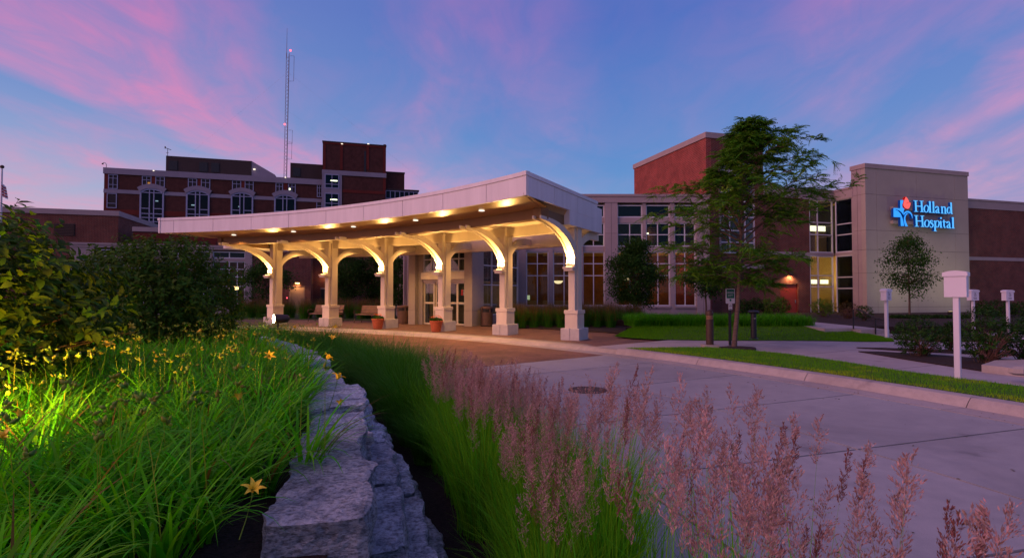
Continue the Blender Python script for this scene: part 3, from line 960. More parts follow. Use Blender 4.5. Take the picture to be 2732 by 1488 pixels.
wing = frame_empty('brick_wing', fC, 'two storey brick wing with a red door and corner glazing beside the sign wall', 'building')
xg = sC(2163); xi = sC(2228)
zp = fC.z_at(2160, 504); zpb = fC.z_at(2160, 532)
d0, d1 = sC(2083), sC(2131); dz = fC.z_at(2107, 757)
B3(wing, 'brick_wall', M['brick_dark'], tR + .002, d0, 0.03, 0.38, 0, dz)
B3(wing, 'brick_wall', M['brick_dark'], d1, xg, 0.03, 0.38, 0, dz)
B3(wing, 'brick_wall', M['brick_dark'], tR + .002, xg, 0.03, 0.38, dz, zpb)
dr = bx(wing, 'door', M['red_door'], d0, d1, 0.14, 0.20, 0.1, dz)
bx(wing, 'door_handle', M['grey_metal'], d1 - .18, d1 - .13, .10, .14, 1.0, 1.2)
bx(wing, 'string_course', M['stone'], tR + .002, xg, 0.0, .3, fC.z_at(2150, 688), fC.z_at(2150, 673))
bx(wing, 'parapet', M['stone'], tR + .004, xi + .3, -.03, .5, zpb, zp - .12)
bx(wing, 'coping', M['stone'], tR + .004, xi + .3, -.07, .6, zp - .12, zp)
bx(wing, 'roof', M['dark_metal'], tR, xi + 1, 0.5, 9, zpb, zpb + .1)
fx = bx(wing, 'wall_light', M['bronze'], (d0 + d1) / 2 - .14, (d0 + d1) / 2 + .14, -.16, .03, dz + .62, dz + .78)
lamp(wing, ((d0 + d1) / 2, -.20, dz + .56), 110, (1, 0.58, 0.24), .05, 'SPOT', (0, 0.25, -1), 150, 0.6)
um0, um1, lm0, lm1 = fC.z_at(2195, 674), fC.z_at(2195, 533), fC.z_at(2195, 838), fC.z_at(2195, 682)
windowp(wing, xg, xi - .05, um0, um1, (.36,), (.34, .57), 0.05, 0.07, bar=.06)
windowp(wing, xg, xi - .05, lm0, lm1, (.36,), (.47, .66), 0.05, 0.07, bar=.06)
bx(wing, 'spandrel', M['stone'], xg, xi, 0.02, 0.3, lm1, um0)
bx(wing, 'base_panel', M['stone'], xg, xi, 0.02, 0.3, 0.0, lm0)
# interior seen through the corner glazing: panel faces, wall lamps, plant
room(wing, xg - 1.6, xi + 1.8, 1.1, 4.2, 0.35, lm1 + .1, M['cream_in'])
room(wing, xg - 1.6, xi + 1.8, 1.1, 4.2, lm1 + .25, um1, M['dark_in'], M['cream_in'], M['cream_in'])
for pxa, pxb in ((2166, 2183), (2190, 2210)):
    bx(wing, 'light_box', M['tube'], fC.s_at(pxa, 2), fC.s_at(pxb, 2), 1.98, 2.06, fC.z_at(2190, 757, 2), fC.z_at(2190, 746, 2))
for pxa, pxb, pya, pyb in ((2166, 2207, 617, 603),):
    bx(wing, 'ceiling_light', M['tube'], fC.s_at(pxa, 2.4), fC.s_at(pxb, 2.4), 2.4, 2.5, fC.z_at(2190, pya, 2.4), fC.z_at(2190, pyb, 2.4))
bx(wing, 'interior_column', M['cream_in'], fC.s_at(2186, 2.2), fC.s_at(2207, 2.2), 2.2, 2.5, um0, fC.z_at(2190, 617, 2.2))
bx(wing, 'interior_door', M['wood'], fC.s_at(2192, 3.9), fC.s_at(2209, 3.9), 3.9, 4.1, 0.4, fC.z_at(2200, 768, 3.9))
lamp(wing, ((xg + xi) / 2, 2.2, lm1 - .6), 150, (1, 0.70, 0.24), .2)
lamp(wing, ((xg + xi) / 2, 2.0, um1 - 1.3), 90, (1, 0.74, 0.22), .2)
# return glazing facing left
fR = Frame(21.54, 36.2, 0.284, -0.959)
ret = 1.42
er = empty('return', (fR.o.x, fR.o.y, 0), fR.ang)
er.name = 'return_bay'
er.parent = None
Lr = 1.40
windowp(er, 0.02, Lr, um0, um1, (), (.33, .53), 0.05, 0.07, bar=.06, mg=M['glass_dark'])
windowp(er, 0.02, Lr, lm0, lm1, (), (.44, .63), 0.05, 0.07, bar=.06, mg=M['glass_dark'])
bx(er, 'spandrel', M['stone'], 0.02, Lr, 0.02, 0.3, lm1, um0)
bx(er, 'base_panel', M['stone'], 0.02, Lr, 0.02, 0.3, 0.0, lm0)
bx(er, 'parapet', M['stone'], -.2, Lr, -.02, .4, zpb + .002, zp - .12)
bx(er, 'coping', M['stone'], -.2, Lr, -.06, .5, zp - .12, zp + .002)
room(er, .05, Lr - .02, .35, 1.6, .3, um1, M['dark_in'])
tag(er, 'narrow window bay turning the corner between brick wing and sign wall', 'window bay')

# ------------------------------------------------ C. sign wall
fS = Frame(22.2, 34.0, *UG)
sign_wall = frame_empty('sign_wall', fS, 'tall tan stucco wall block carrying the lit blue hospital sign', 'wall')
Ws = fS.s_at(2588); zs = fS.z_at(2312, 436)
zj = [fS.z_at(2400, y) for y in (523, 617, 668, 729, 819)]
zs_cap = zs - .28
cols_x = [0, 0.9, fS.s_at(2450), fS.s_at(2552), Ws]
lvl = [0] + sorted(zj) + [zs_cap]
bx(sign_wall, 'core', M['joint'], 0.02, Ws - .02, 0.02, 0.9, 0, zs_cap - .02)
for i in range(len(lvl) - 1):
    for k in range(len(cols_x) - 1):
        xa, xb = cols_x[k], cols_x[k + 1]
        bx(sign_wall, 'panel', M['stone_tan'], xa + (.008 if k else 0), xb - (.008 if k < 3 else 0), 0.0, .3, lvl[i] + (.008 if i else 0), lvl[i + 1] - .008)
    for ya, yb in ((0.302, 0.57), (0.59, 1.0)):
        bx(sign_wall, 'panel', M['stone'], 0.001, .3, ya + .004, yb, lvl[i] + (.008 if i else 0), lvl[i + 1] - .008)
bx(sign_wall, 'coping', M['stone'], -.05, Ws + .05, -.05, 1.05, zs_cap, zs)
bx(sign_wall, 'core', M['stone_tan'], Ws - .25, Ws - .003, .31, 1.0, 0, zs_cap - .01)

# the illuminated sign, traced stroke by stroke
sgn = empty('illuminated_sign', fS.w(fS.s_at(2470), -0.25, 0), fS.ang, 'lit blue lettered hospital sign with cross emblem and red tulip flame', 'sign')
sx_off = fS.s_at(2470)
OFF = -0.38
def sp(cx, cy):
    a, z = fS.hit(2360 + cx * 0.09977, 500 + cy * 0.09977, OFF)
    return a - sx_off, z
def sign_mat(name, c, s):
    m, t, b = bsdf(name, 0.3)
    b.inputs['Base Color'].default_value = (*[x * .6 for x in c], 1)
    b.inputs['Emission Color'].default_value = (*c, 1)
    b.inputs['Emission Strength'].default_value = s
    return m
M['sb'] = sign_mat('sign_blue_face', (0.030, 0.34, 1.0), 1.0)
M['sl'] = sign_mat('sign_letter_face', (0.09, 0.48, 1.0), 1.0)
M['sr'] = sign_mat('sign_red_face', (1.0, 0.12, 0.10), 1.0)
M['side_b'] = sign_mat('sign_blue_side', (0.0, 0.05, 0.30), 0.35)
M['side_r'] = sign_mat('sign_red_side', (0.5, 0.0, 0.0), 0.35)
def ext(poly, mface, mside, dep=0.16, y=0.0, mb=None):
    m = mb or MB()
    pts = [sp(*p) for p in poly]
    k = MB().extrude_xz(pts, OFF + .25 + y, OFF + .25 + y + dep)
    m.cur = 1
    m.add(k.v, k.f)
    m.m = m.m
    # front faces (towards -y) get the lit face
    for i, f in enumerate(m.f):
        if all(abs(m.v[j][1] - (OFF + .25 + y)) < 1e-6 for j in f):
            m.m[i] = 0
    return m
cross = [(238, 550), (420, 560), (420, 340), (508, 342), (490, 400), (470, 470), (480, 540), (530, 575), (508, 640), (505, 735), (450, 660), (380, 608), (300, 592), (285, 602), (360, 628), (430, 703), (472, 800), (500, 900), (525, 1032), (435, 1030), (425, 797), (240, 790)]
ext(cross, 0, 0).build('cross_emblem', [M['sb'], M['side_b']], sgn)
ext([(512, 690), (540, 655), (585, 630), (640, 628), (700, 660), (740, 725), (750, 800), (740, 838), (728, 775), (700, 715), (655, 680), (605, 672), (560, 690), (525, 730), (512, 750)], 0, 0).build('leaf_arc', [M['sb'], M['side_b']], sgn)
ext([(555, 1040), (625, 1040), (578, 940), (555, 850), (562, 775), (600, 715), (640, 700), (625, 690), (580, 700), (540, 745), (518, 810), (515, 880), (528, 960)], 0, 0).build('leaf_stem', [M['sb'], M['side_b']], sgn)
fl = ext([(560, 250), (600, 290), (635, 350), (650, 400), (688, 415), (685, 460), (668, 520), (640, 565), (600, 575), (545, 555), (505, 510), (490, 460), (500, 400), (530, 320)], 0, 0, y=-0.02)
fl.build('tulip_flame', [M['sr'], M['side_r']], sgn)
ext([(575, 425), (605, 402), (652, 400), (650, 408), (610, 412), (580, 432)], 0, 0, 0.02, -0.03).build('flame_line', [M['side_r'], M['side_r']], sgn)
def stroke(pts, w):
    pts = [Vector(p) for p in pts]
    ws = w if hasattr(w, '__len__') else [w] * len(pts)
    l, r_ = [], []
    for i, p in enumerate(pts):
        d = (pts[min(i + 1, len(pts) - 1)] - pts[max(i - 1, 0)]).normalized()
        nrm = Vector((-d.y, d.x))
        l.append(tuple(p + nrm * ws[i] / 2)); r_.append(tuple(p - nrm * ws[i] / 2))
    return l + r_[::-1]
def ring(cx, cy, rx, ry, tx, ty, tilt=0.0):
    out = []
    n_ = 20
    segs = []
    for k in range(n_):
        a0, a1 = 2 * math.pi * k / n_, 2 * math.pi * (k + 1.02) / n_
        q = []
        for a_, rr in ((a0, 1), (a1, 1), (a1, 0), (a0, 0)):
            ax_, ay_ = (rx, ry) if rr else (rx - tx, ry - ty)
            q.append((cx + ax_ * math.cos(a_ + tilt * (1 - rr)), cy + ay_ * math.sin(a_ + tilt * (1 - rr))))
        segs.append(q)
    return segs
TK, TN = 44, 20
def H_(x, y):
    return [stroke([(x + 22, y + 5), (x + 38, y + 295)], TK), stroke([(x + 180, y + 12), (x + 196, y + 302)], TK),
            stroke([(x + 30, y + 150), (x + 188, y + 156)], 24),
            stroke([(x - 35, y + 6), (x + 75, y + 10)], 16), stroke([(x - 15, y + 292), (x + 92, y + 298)], 16),
            stroke([(x + 130, y + 14), (x + 235, y + 18)], 16), stroke([(x + 142, y + 300), (x + 242, y + 305)], 16)]
def l_(x, y, h=295):
    return [stroke([(x + 4, y), (x + 12, y + h)], TK), stroke([(x - 32, y + 24), (x + 6, y + 2)], [8, 30]), stroke([(x - 28, y + h - 2), (x + 52, y + h + 5)], 16)]
def a_(x, y):
    return [stroke([(x + 78, y + 62), (x + 82, y + 150), (x + 96, y + 183), (x + 125, y + 178)], [40, 42, 34, 10]),
            stroke([(x + 8, y + 58), (x + 14, y + 26), (x + 40, y + 8), (x + 66, y + 18), (x + 80, y + 62)], [34, 36, 22, 28, 40]),
            stroke([(x + 78, y + 84), (x + 40, y + 100), (x + 16, y + 128), (x + 18, y + 164), (x + 44, y + 178), (x + 78, y + 152)], [14, 22, 36, 38, 26, 14])]
def n__(x, y):
    return [stroke([(x + 20, y + 6), (x + 26, y + 185)], 40), stroke([(x - 18, y + 26), (x + 22, y + 4)], [8, 28]),
            stroke([(x + 28, y + 48), (x + 58, y + 14), (x + 90, y + 16), (x + 106, y + 60), (x + 110, y + 190)], [14, 24, 34, 40, 40]),
            stroke([(x - 10, y + 184), (x + 62, y + 190)], 15), stroke([(x + 76, y + 190), (x + 148, y + 196)], 15)]
letters = [H_(806, 350), ring(1112, 572, 80, 102, 42, 18), l_(1208, 372), l_(1300, 378), a_(1358, 500), n__(1516, 506),
           ring(1718, 612, 66, 92, 40, 16) + [stroke([(1768, 408), (1780, 706)], 40), stroke([(1735, 428), (1770, 408)], [8, 28]), stroke([(1776, 704), (1815, 706)], [26, 10])],
           H_(824, 745), ring(1128, 966, 80, 100, 42, 18),
           [stroke([(1292, 932), (1282, 893), (1250, 880), (1224, 902), (1238, 942), (1276, 972), (1300, 1008), (1284, 1056), (1248, 1068), (1220, 1054), (1212, 1012)], [10, 22, 24, 36, 42, 44, 40, 28, 22, 20, 10])],
           [stroke([(1346, 890), (1354, 1160)], 42), stroke([(1312, 912), (1348, 890)], [8, 28]), stroke([(1316, 1160), (1396, 1166)], 16)] + ring(1402, 978, 70, 96, 40, 16),
           [stroke([(1502, 900), (1510, 1068)], 40), stroke([(1474, 922), (1506, 900)], [8, 26]), stroke([(1480, 1068), (1548, 1074)], 15)] + [[(1508 + 24 * math.cos(k * .7854), 820 + 26 * math.sin(k * .7854)) for k in range(8)]],
           [stroke([(1586, 866), (1592, 1030), (1608, 1074), (1648, 1066)], [34, 40, 32, 10]), stroke([(1550, 918), (1652, 920)], 20)],
           a_(1658, 904), l_(1822, 800, 285)]
for segs in letters:
    m = MB()
    for k, s_ in enumerate(segs):
        ext(s_, 0, 0, 0.15, -0.0012 * k, m)
    # reassign lit faces for every stroke: anything facing the road
    for i, f in enumerate(m.f):
        ys = [m.v[j][1] for j in f]
        m.m[i] = 0 if max(ys) - min(ys) < 1e-6 and max(ys) < OFF + .25 + 0.05 else 1
    m.build('letter', [M['sl'], M['side_b']], sgn)
for yy in (560, 930):
    a0, z0 = sp(300, yy + 35); a1, z1 = sp(1800, yy - 35 + 100)
    bx(sgn, 'raceway', M['stone_tan'], a0, sp(1830, yy)[0], OFF + .25 + .165, .24, sp(1000, yy + 60)[1], sp(1000, yy - 20)[1])
# flood lamps in the hedge washing the wall and throwing the letters' shadows up
for k, pxx in enumerate((2385, 2530)):
    a_s = fS.s_at(pxx)
    q = fS.w(a_s, -3.4, 0.42)
    fl_ = empty('wall_flood_lamp', q, fS.ang, ['small black flood lamp in the hedge below the emblem', 'small black flood lamp in the hedge below the last letters'][k], 'flood lamp', 'flood lamps washing the sign wall')
    MB().box(-.12, .12, -.1, .1, 0, .16).build('housing', M['black'], fl_)
    bx(fl_, 'lens', M['bowl'], -.09, .09, -.07, .07, .162, .17)
    lamp(fl_, (0, 0.05, .22), 230, (0.92, 0.85, 0.52), .08, 'SPOT', (0, 0.75, 1), 150, 1.0)

# ------------------------------------------------ D. right brick wing
o2 = fS.w(Ws, 0.9)
fE = Frame(o2.x, o2.y, *UG)
rw = frame_empty('long_brick_wing', fE, 'long two storey brick wing running off right of the sign wall', 'building')
ze = fE.z_at(2600, 531); zeb = fE.z_at(2600, 556); zband = fE.z_at(2600, 694), fE.z_at(2600, 685)
B3(rw, 'brick_wall', M['brick_dark'], 0.003, 26, 0, .4, 0, zband[0])
B3(rw, 'brick_wall', M['brick_dark'], 0.003, 26, 0, .4, zband[1], zeb)
bx(rw, 'string_course', M['stone'], 0.003, 26, -.03, .3, *zband)
bx(rw, 'parapet', M['stone'], 0.003, 26, -.03, .5, zeb, ze - .12)
bx(rw, 'coping', M['stone'], 0.003, 26, -.07, .6, ze - .12, ze)

# ------------------------------------------------ E. low brick buildings on the left
fL = Frame(-20.4, 42.0, *UG)
lob = frame_empty('lobby_wing', fL, 'low lobby wing with stone framed windows and brick wall with lit door', 'building')
sL = lambda px: fL.s_at(px)
zL = lambda px, py: fL.z_at(px, py)
zt_l, zb_l = zL(640, 661), zL(640, 668)
bays_l = [(250, 330), (345, 420), (435, 510), (522, 561), (566, 653)]
xl = sL(185)
prev = xl
zcs = zL(610, 689), zL(610, 671)
zus = zL(610, 812), zL(610, 697)
for (a, b) in bays_l:
    x0, x1 = sL(a), sL(b)
    bx(lob, 'pier', M['stone'], prev, x0, -.05, .4, 0, zcs[1] + .12)
    windowp(lob, x0, x1, *zcs, (.5,), (), .1, .07, mg=M['glass_dark'])
    windowp(lob, x0, x1, *zus, (.5, .75), (.42, .64, .82), .1, .07, bar=.055)
    bx(lob, 'spandrel', M['stone'], x0, x1, .04, .4, zus[1], zcs[0])
    bx(lob, 'base_panel', M['stone'], x0, x1, .04, .4, 0, zus[0])
    prev = x1
bx(lob, 'pier', M['stone'], prev, sL(672), -.08, .4, 0, zcs[1] + .12)
bx(lob, 'fascia', M['stone'], xl, sL(672) + .0, -.10, .5, zcs[1] + .12, zt_l)
bx(lob, 'coping', M['stone'], xl, sL(672) + .0, -.16, .55, zt_l, zt_l + .14)
room(lob, xl, sL(672), .5, 4.2, 0.1, zcs[1] + .1, M['warm_in'], M['warm_in'], M['dark_in'])
ln_ = MB().lathe([(.06, -.2), (.13, -.17), (.15, .1), (.07, .16)], 10).build('wall_lantern', M['warm_bulb'], lob)
ln_.location = (fL.s_at(631, 1.2), 1.2, fL.z_at(631, 766, 1.2))
lamp(lob, (fL.s_at(631, 1.1), 1.0, fL.z_at(631, 766, 1.2)), 30, (1, .55, .2), .15)
# brick wall right of it, with a lit service door
xa, xb = sL(672), sL(829)
zw = zL(740, 640)
q0, q1 = sL(773), sL(811); qz = zL(790, 764)
B3(lob, 'brick_wall', M['brick_dark'], xa + .002, q0, 0, .4, 0, qz)
B3(lob, 'brick_wall', M['brick_dark'], q1, xb, 0, .4, 0, qz)
B3(lob, 'brick_wall', M['brick_dark'], xa + .002, xb, 0, .4, qz, zw)
bx(lob, 'door', M['tan_door'], q0, q1, .12, .18, 0.05, qz)
bx(lob, 'door_frame', M['tan_door'], q0 - .05, q0 + .03, -.01, .12, 0.05, qz + .05)
bx(lob, 'door_frame', M['tan_door'], q1 - .03, q1 + .05, -.01, .12, 0.05, qz + .05)
bx(lob, 'door_closer', M['black'], q0 - .12, q0 + .35, .0, .06, qz - .1, qz - .03)
bx(lob, 'call_point', M['red_bulb'], sL(766) - .03, sL(766) + .03, -.02, 0, zL(766, 796), zL(766, 793))
lx = sL(793); lz = zL(793, 757)
bx(lob, 'wall_light', M['warm_bulb'], lx - .16, lx + .16, -.14, -.01, lz, lz + .08)
bx(lob, 'wall_light_hood', M['bronze'], lx - .19, lx + .19, -.18, -.005, lz + .08, lz + .15)
lamp(lob, (lx, -.22, lz - .05), 42, (1, .55, .22), .05, 'SPOT', (0, .3, -1), 155, .5)
# recess to the right with another lamp
fL2 = Frame(*fL.w(xb, 2.6).xy, *UG)
B3(lob, 'brick_wall', M['brick_dark'], xb - .4, xb, .402, 3.0, 0, zw)
B3(lob, 'brick_wall', M['brick_dark'], xb + .002, xb + 14, 2.6, 3.0, 0, zw - .8)
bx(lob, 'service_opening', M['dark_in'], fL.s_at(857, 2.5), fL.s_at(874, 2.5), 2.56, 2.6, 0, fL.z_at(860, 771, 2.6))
bx(lob, 'lintel', M['stone'], fL.s_at(855, 2.5), fL.s_at(876, 2.5), 2.54, 2.6, fL.z_at(860, 771, 2.6), fL.z_at(860, 768, 2.6))
lamp(lob, (fL.s_at(866, 2.2), 2.2, fL.z_at(866, 742, 2.4)), 14, (1, .5, .2), .05)
bx(lob, 'roof', M['dark_metal'], xl, xb, .4, 9, zcs[1] + .15, zcs[1] + .3)

# middle block above the lobby
fM = Frame(*fL.w(0, 5.0).xy, *UG)
mid = frame_empty('middle_brick_block', fM, 'brick block with grey stone band stepping up behind the lobby wing', 'building')
xm0, xm1 = fM.s_at(352), fM.s_at(840)
zm1, zm0 = fM.z_at(400, 606), fM.z_at(400, 618)
B3(mid, 'brick_wall', M['brick_far'], xm0, xm1, 0.0, .4, 0, zm0)
bx(mid, 'stone_band', M['stone'], xm0 - .05, xm1, -.05, 8, zm0, zm1)
bx(mid, 'red_course', M['brick_far_red'], xm0, xm1, -.012, .1, fM.z_at(400, 640), fM.z_at(400, 622))
bx(mid, 'red_pilaster', M['brick_far_red'], fM.s_at(560), fM.s_at(574), -.02, .1, 0, fM.z_at(400, 640))
B3(mid, 'side_wall', M['brick_far'], xm0 + .01, xm0 + .3, .41, 8, 0, zm0)

# upper left brick block with sloping copings in view
pF = at(316, 563, 45.0)
fF = Frame(pF.x, pF.y, *UG)
ul = frame_empty('left_brick_block', fF, 'broad brick block with grey coping rising above the left shrubs', 'building')
zf = pF.z
zfb = fF.z_at(300, 576)
B3(ul, 'front_wall', M['brick_dark'], -30, 0, 0, .4, 0, zfb)
B3(ul, 'side_wall', M['brick_dark'], -.4, 0, .402, 22, 0, zfb)
bx(ul, 'coping', M['stone'], -30, .08, -.08, 22, zfb, zf)
lv0, lv1 = fF.s_at(140), fF.s_at(197)
vz0, vz1 = fF.z_at(170, 629), fF.z_at(170, 596)
lou = bx(ul, 'louvre', M['dark_metal'], lv0, lv1, -.02, .02, vz0, vz1)
for k in range(8):
    z = vz0 + (vz1 - vz0) * (k + .5) / 8
    bx(ul, 'louvre_slat', M['bronze'], lv0 + .05, lv1 - .05, -.07, -.022, z - .03, z + .03)

# ------------------------------------------------ F. the tall older hospital block
fH = Frame(-79.1, 105.0, *UG)
oh = frame_empty('old_hospital_block', fH, 'large dark brick hospital block with arched windows and rooftop plant rooms', 'building')
def hs(px, py):
    return fH.hit(px, py)
def hrect(x0, y0, x1, y1):                      # pixels at the rectangle's own centre column
    a, b = fH.s_at(x0), fH.s_at(x1)
    xm = (x0 + x1) / 2
    return a, b, fH.z_at(xm, y1), fH.z_at(xm, y0)
c3 = lambda x, y: (260 + x * .1708, 370 + y * .1708)
hx0, hx1 = 0.0, fH.s_at(1030)
ztop = fH.z_at(274, 447)
zband_top = fH.z_at(274, 463)
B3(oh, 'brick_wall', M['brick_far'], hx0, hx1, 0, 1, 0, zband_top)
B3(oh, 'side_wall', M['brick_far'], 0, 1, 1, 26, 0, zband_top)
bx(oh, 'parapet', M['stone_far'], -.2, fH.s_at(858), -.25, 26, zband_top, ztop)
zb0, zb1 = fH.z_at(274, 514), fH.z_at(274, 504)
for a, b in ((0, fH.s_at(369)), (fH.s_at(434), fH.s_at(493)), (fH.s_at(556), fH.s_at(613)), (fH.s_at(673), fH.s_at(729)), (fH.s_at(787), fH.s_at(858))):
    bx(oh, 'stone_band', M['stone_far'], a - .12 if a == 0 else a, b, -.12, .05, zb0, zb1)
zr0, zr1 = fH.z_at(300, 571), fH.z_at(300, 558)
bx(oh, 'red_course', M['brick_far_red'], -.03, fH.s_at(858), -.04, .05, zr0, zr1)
bx(oh, 'red_quoin', M['brick_far_red'], -.06, fH.s_at(284), -.06, .05, 0, zband_top)
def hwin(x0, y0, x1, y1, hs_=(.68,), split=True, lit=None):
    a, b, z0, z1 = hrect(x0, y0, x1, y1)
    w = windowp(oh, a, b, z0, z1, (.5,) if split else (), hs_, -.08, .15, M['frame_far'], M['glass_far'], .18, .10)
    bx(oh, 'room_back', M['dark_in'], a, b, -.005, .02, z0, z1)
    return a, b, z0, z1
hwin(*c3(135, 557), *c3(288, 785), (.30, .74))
hwin(*c3(118, 850), *c3(277, 1083), (.32,), False)
pairs = [((665, 582), (815, 746)), ((876, 592), (1025, 755)), ((1388, 617), (1532, 776)), ((1592, 625), (1738, 784)), ((2082, 648), (2224, 804)), ((2280, 655), (2420, 814))]
for p0, p1 in pairs:
    hwin(*c3(*p0), *c3(*p1), (.62,))
for q in ((732, 488, 752, 513), (766, 489, 786, 515)):
    hwin(*q, (.62,))
hwin(843, 491, 857, 526, (.3, .7)); hwin(842, 538, 857, 560, (.5,), False)
for x0, x1, y0, y1 in ((399, 410, 470, 500), (523, 532, 475, 502), (640, 650, 480, 506), (754, 764, 487, 512)):
    a, b, z0, z1 = hrect(x0, y0, x1, y1)
    bx(oh, 'red_panel', M['brick_far_red'], a, b, -.05, .05, z0, z1)
# arched windows
def arched(x0, x1, ytop, yspring, ybot):
    a, b = fH.s_at(x0), fH.s_at(x1)
    xm = (x0 + x1) / 2
    zt_, zs_, z0 = fH.z_at(xm, ytop), fH.z_at(xm, yspring), fH.z_at(xm, ybot)
    xc = (a + b) / 2; hw_ = (b - a) / 2; rise = zt_ - zs_
    rad = (hw_ * hw_ + rise * rise) / (2 * rise)
    zc_ = zt_ - rad
    def arcp(rr, xr, n_=14):
        al = math.asin(min(1, xr / rr))
        return [(xc + rr * math.sin(-al + 2 * al * k / n_), zc_ + rr * math.cos(-al + 2 * al * k / n_)) for k in range(n_ + 1)]
    o_, i_ = arcp(rad, hw_), arcp(rad - .28, hw_ - .28)
    m = MB()
    m.extrude_xz(o_ + i_[::-1], -.22, .0)
    m.box(a, a + .28, -.22, 0, z0, o_[0][1]); m.box(b - .28, b, -.22, 0, z0, o_[0][1])
    f1, f2 = a + (b - a) * .40, a + (b - a) * .58
    topz = lambda x: zc_ + math.sqrt(max(0, rad * rad - (x - xc) ** 2)) - .2
    for x in (f1, f2):
        m.box(x - .09, x + .09, -.2, -.02, z0, topz(x))
    rows = [0.10, 0.22, 0.34, .50, .78]
    Hz = zs_ - z0
    zsl = [z0 + Hz * .0 + (zs_ - z0) * r_ for r_ in rows]
    zsl[-1] = zs_ - .1
    for k, z in enumerate(zsl):
        if k == 3:
            m.box(a + .28, f1 - .09, -.195, -.02, z - .08, z + .08); m.box(f2 + .09, b - .28, -.195, -.02, z - .08, z + .08)
        elif k != 4 or True:
            m.box(a + .28, f1 - .09, -.195, -.02, z - .08, z + .08); m.box(f2 + .09, b - .28, -.195, -.02, z - .08, z + .08)
            m.box(f1 + .09, f2 - .09, -.195, -.02, z - .08, z + .08)
    w = m.build('arched_window', M['frame_far'], oh)
    xs_ = [a + .28, f1, f2, b - .28]
    zz = [z0] + zsl
    for za, zb_ in zip(zz[:-1], zz[1:]):
        for xa_, xb_ in zip(xs_[:-1], xs_[1:]):
            bx(w, 'pane', M['glass_far'], xa_ + .09, xb_ - .09, -.12, -.10, za + .08, zb_ - .08)
    top = [(x, z) for x, z in i_ ]
    MB().extrude_xz([(a + .28, zsl[-1])] + top + [(b - .28, zsl[-1])], -.12, -.10).build('pane', M['glass_far'], w)
    hood = arcp(rad + .9, hw_ + .45)
    inn = arcp(rad + .02, hw_ + .01)
    MB().extrude_xz(hood + inn[::-1], -.32, .0).build('arch_hood', M['stone_far'], oh)
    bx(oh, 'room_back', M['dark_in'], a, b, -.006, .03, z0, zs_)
    return a, b, z0, zs_
ar = []
for x0, x1, yt, ys, yb in ((369, 434, 503, 513, 600), (493, 556, 508, 518, 600), (613, 673, 513, 523, 600), (729, 787, 519, 529, 600)):
    ar.append(arched(x0, x1, yt, ys, yb))
for (x, y, w_) in ((411, 535, 7), (507, 546, 9), (633, 550, 5)):
    a, b, z0, z1 = hrect(x, y, x + w_, y + 2.4)
    bx(oh, 'ceiling_light', M['tube_green'], a, b, -.10 + .03, -.02, z0, z1)
a, b, z0, z1 = hrect(389, 486, 396, 494)
bx(oh, 'lit_shade', emat('lit_shade', (.8, .35, .08), .5), a, b, -.06, -.02, z0, z1)
a, b, z0, z1 = hrect(767.5, 502, 772, 507)
bx(oh, 'ceiling_light', M['tube_green'], a, b, -.06, -.02, z0, z1)
# stair / lift tower of the old block
c4 = lambda x, y: (740 + x * .3635, 50 + y * .3635)
tx0, tx1 = fH.s_at(858), fH.s_at(1027)
tz = fH.z_at(860, 381); tb0, tb1 = fH.z_at(860, 467), fH.z_at(860, 455)
B3(oh, 'lift_tower', M['brick_far'], tx0, tx1, -.8, 14, 0, tz)
bx(oh, 'tower_coping', M['dark_metal'], tx0 - .1, tx1 + .1, -.95, 14.1, tz, tz + .25)
bx(oh, 'tower_band', M['stone_far'], tx0 - .1, tx1 + .1, -1.0, -.7, tb0, tb1)
tw1 = fH.s_at(910)
bx(oh, 'tower_stone', M['stone_far'], tx0 - .05, tw1, -.95, -.7, 0, tb0)
for y0, y1 in ((467, 505), (517, 556)):
    a, b, z0, z1 = hrect(864, y0, 903, y1)
    windowp(oh, a, b, z0, z1, (.5,), (.3,), -1.02, .2, M['frame_far'], M['glass_far'], .05, .14)
    bx(oh, 'room_back', pmat('teal_room', (.05, .12, .09), .9, .3, .5), a, b, -.99, -.96, z0, z1)
    a, b, z0, z1 = hrect(880, y0 + 16, 898, y0 + 19)
    bx(oh, 'ceiling_light', M['tube_green'], a, b, -1.01, -.985, z0, z1)
for x0, x1, y0, y1 in ((859, 866, 388, 455), (905, 912, 388, 455), (975, 982, 388, 455), (1020, 1027, 388, 520)):
    a, b, z0, z1 = hrect(x0, y0, x1, y1)
    bx(oh, 'red_pilaster', M['brick_far_red'], a, b, -.9, -.7, z0, z1)
a, b, z0, z1 = hrect(860, 384, 1026, 392)
bx(oh, 'red_course', M['brick_far_red'], a + .02, b - .02, -.88, -.7, z0, z1)
a, b, z0, z1 = hrect(912, 510, 1026, 518)
bx(oh, 'red_course', M['brick_far_red'], a, b, -.88, -.7, z0, z1)
a, b, z0, z1 = hrect(969, 406, 974, 460)
bx(oh, 'slot_recess', M['black'], a, b, -.86, -.7, z0, z1)
for x in (907, 977):
    a, b, z0, z1 = hrect(x, 386, x + 5, 388)
    bx(oh, 'parapet_light', M['white_bulb'], a, b, -1.05, -.96, z0, z1)
for x, y in ((404, 455), (757, 473)):
    a, b, z0, z1 = hrect(x, y, x + 3.5, y + 2)
    bx(oh, 'parapet_light', M['white_bulb'], a, b, -.4, -.26, z0, z1)
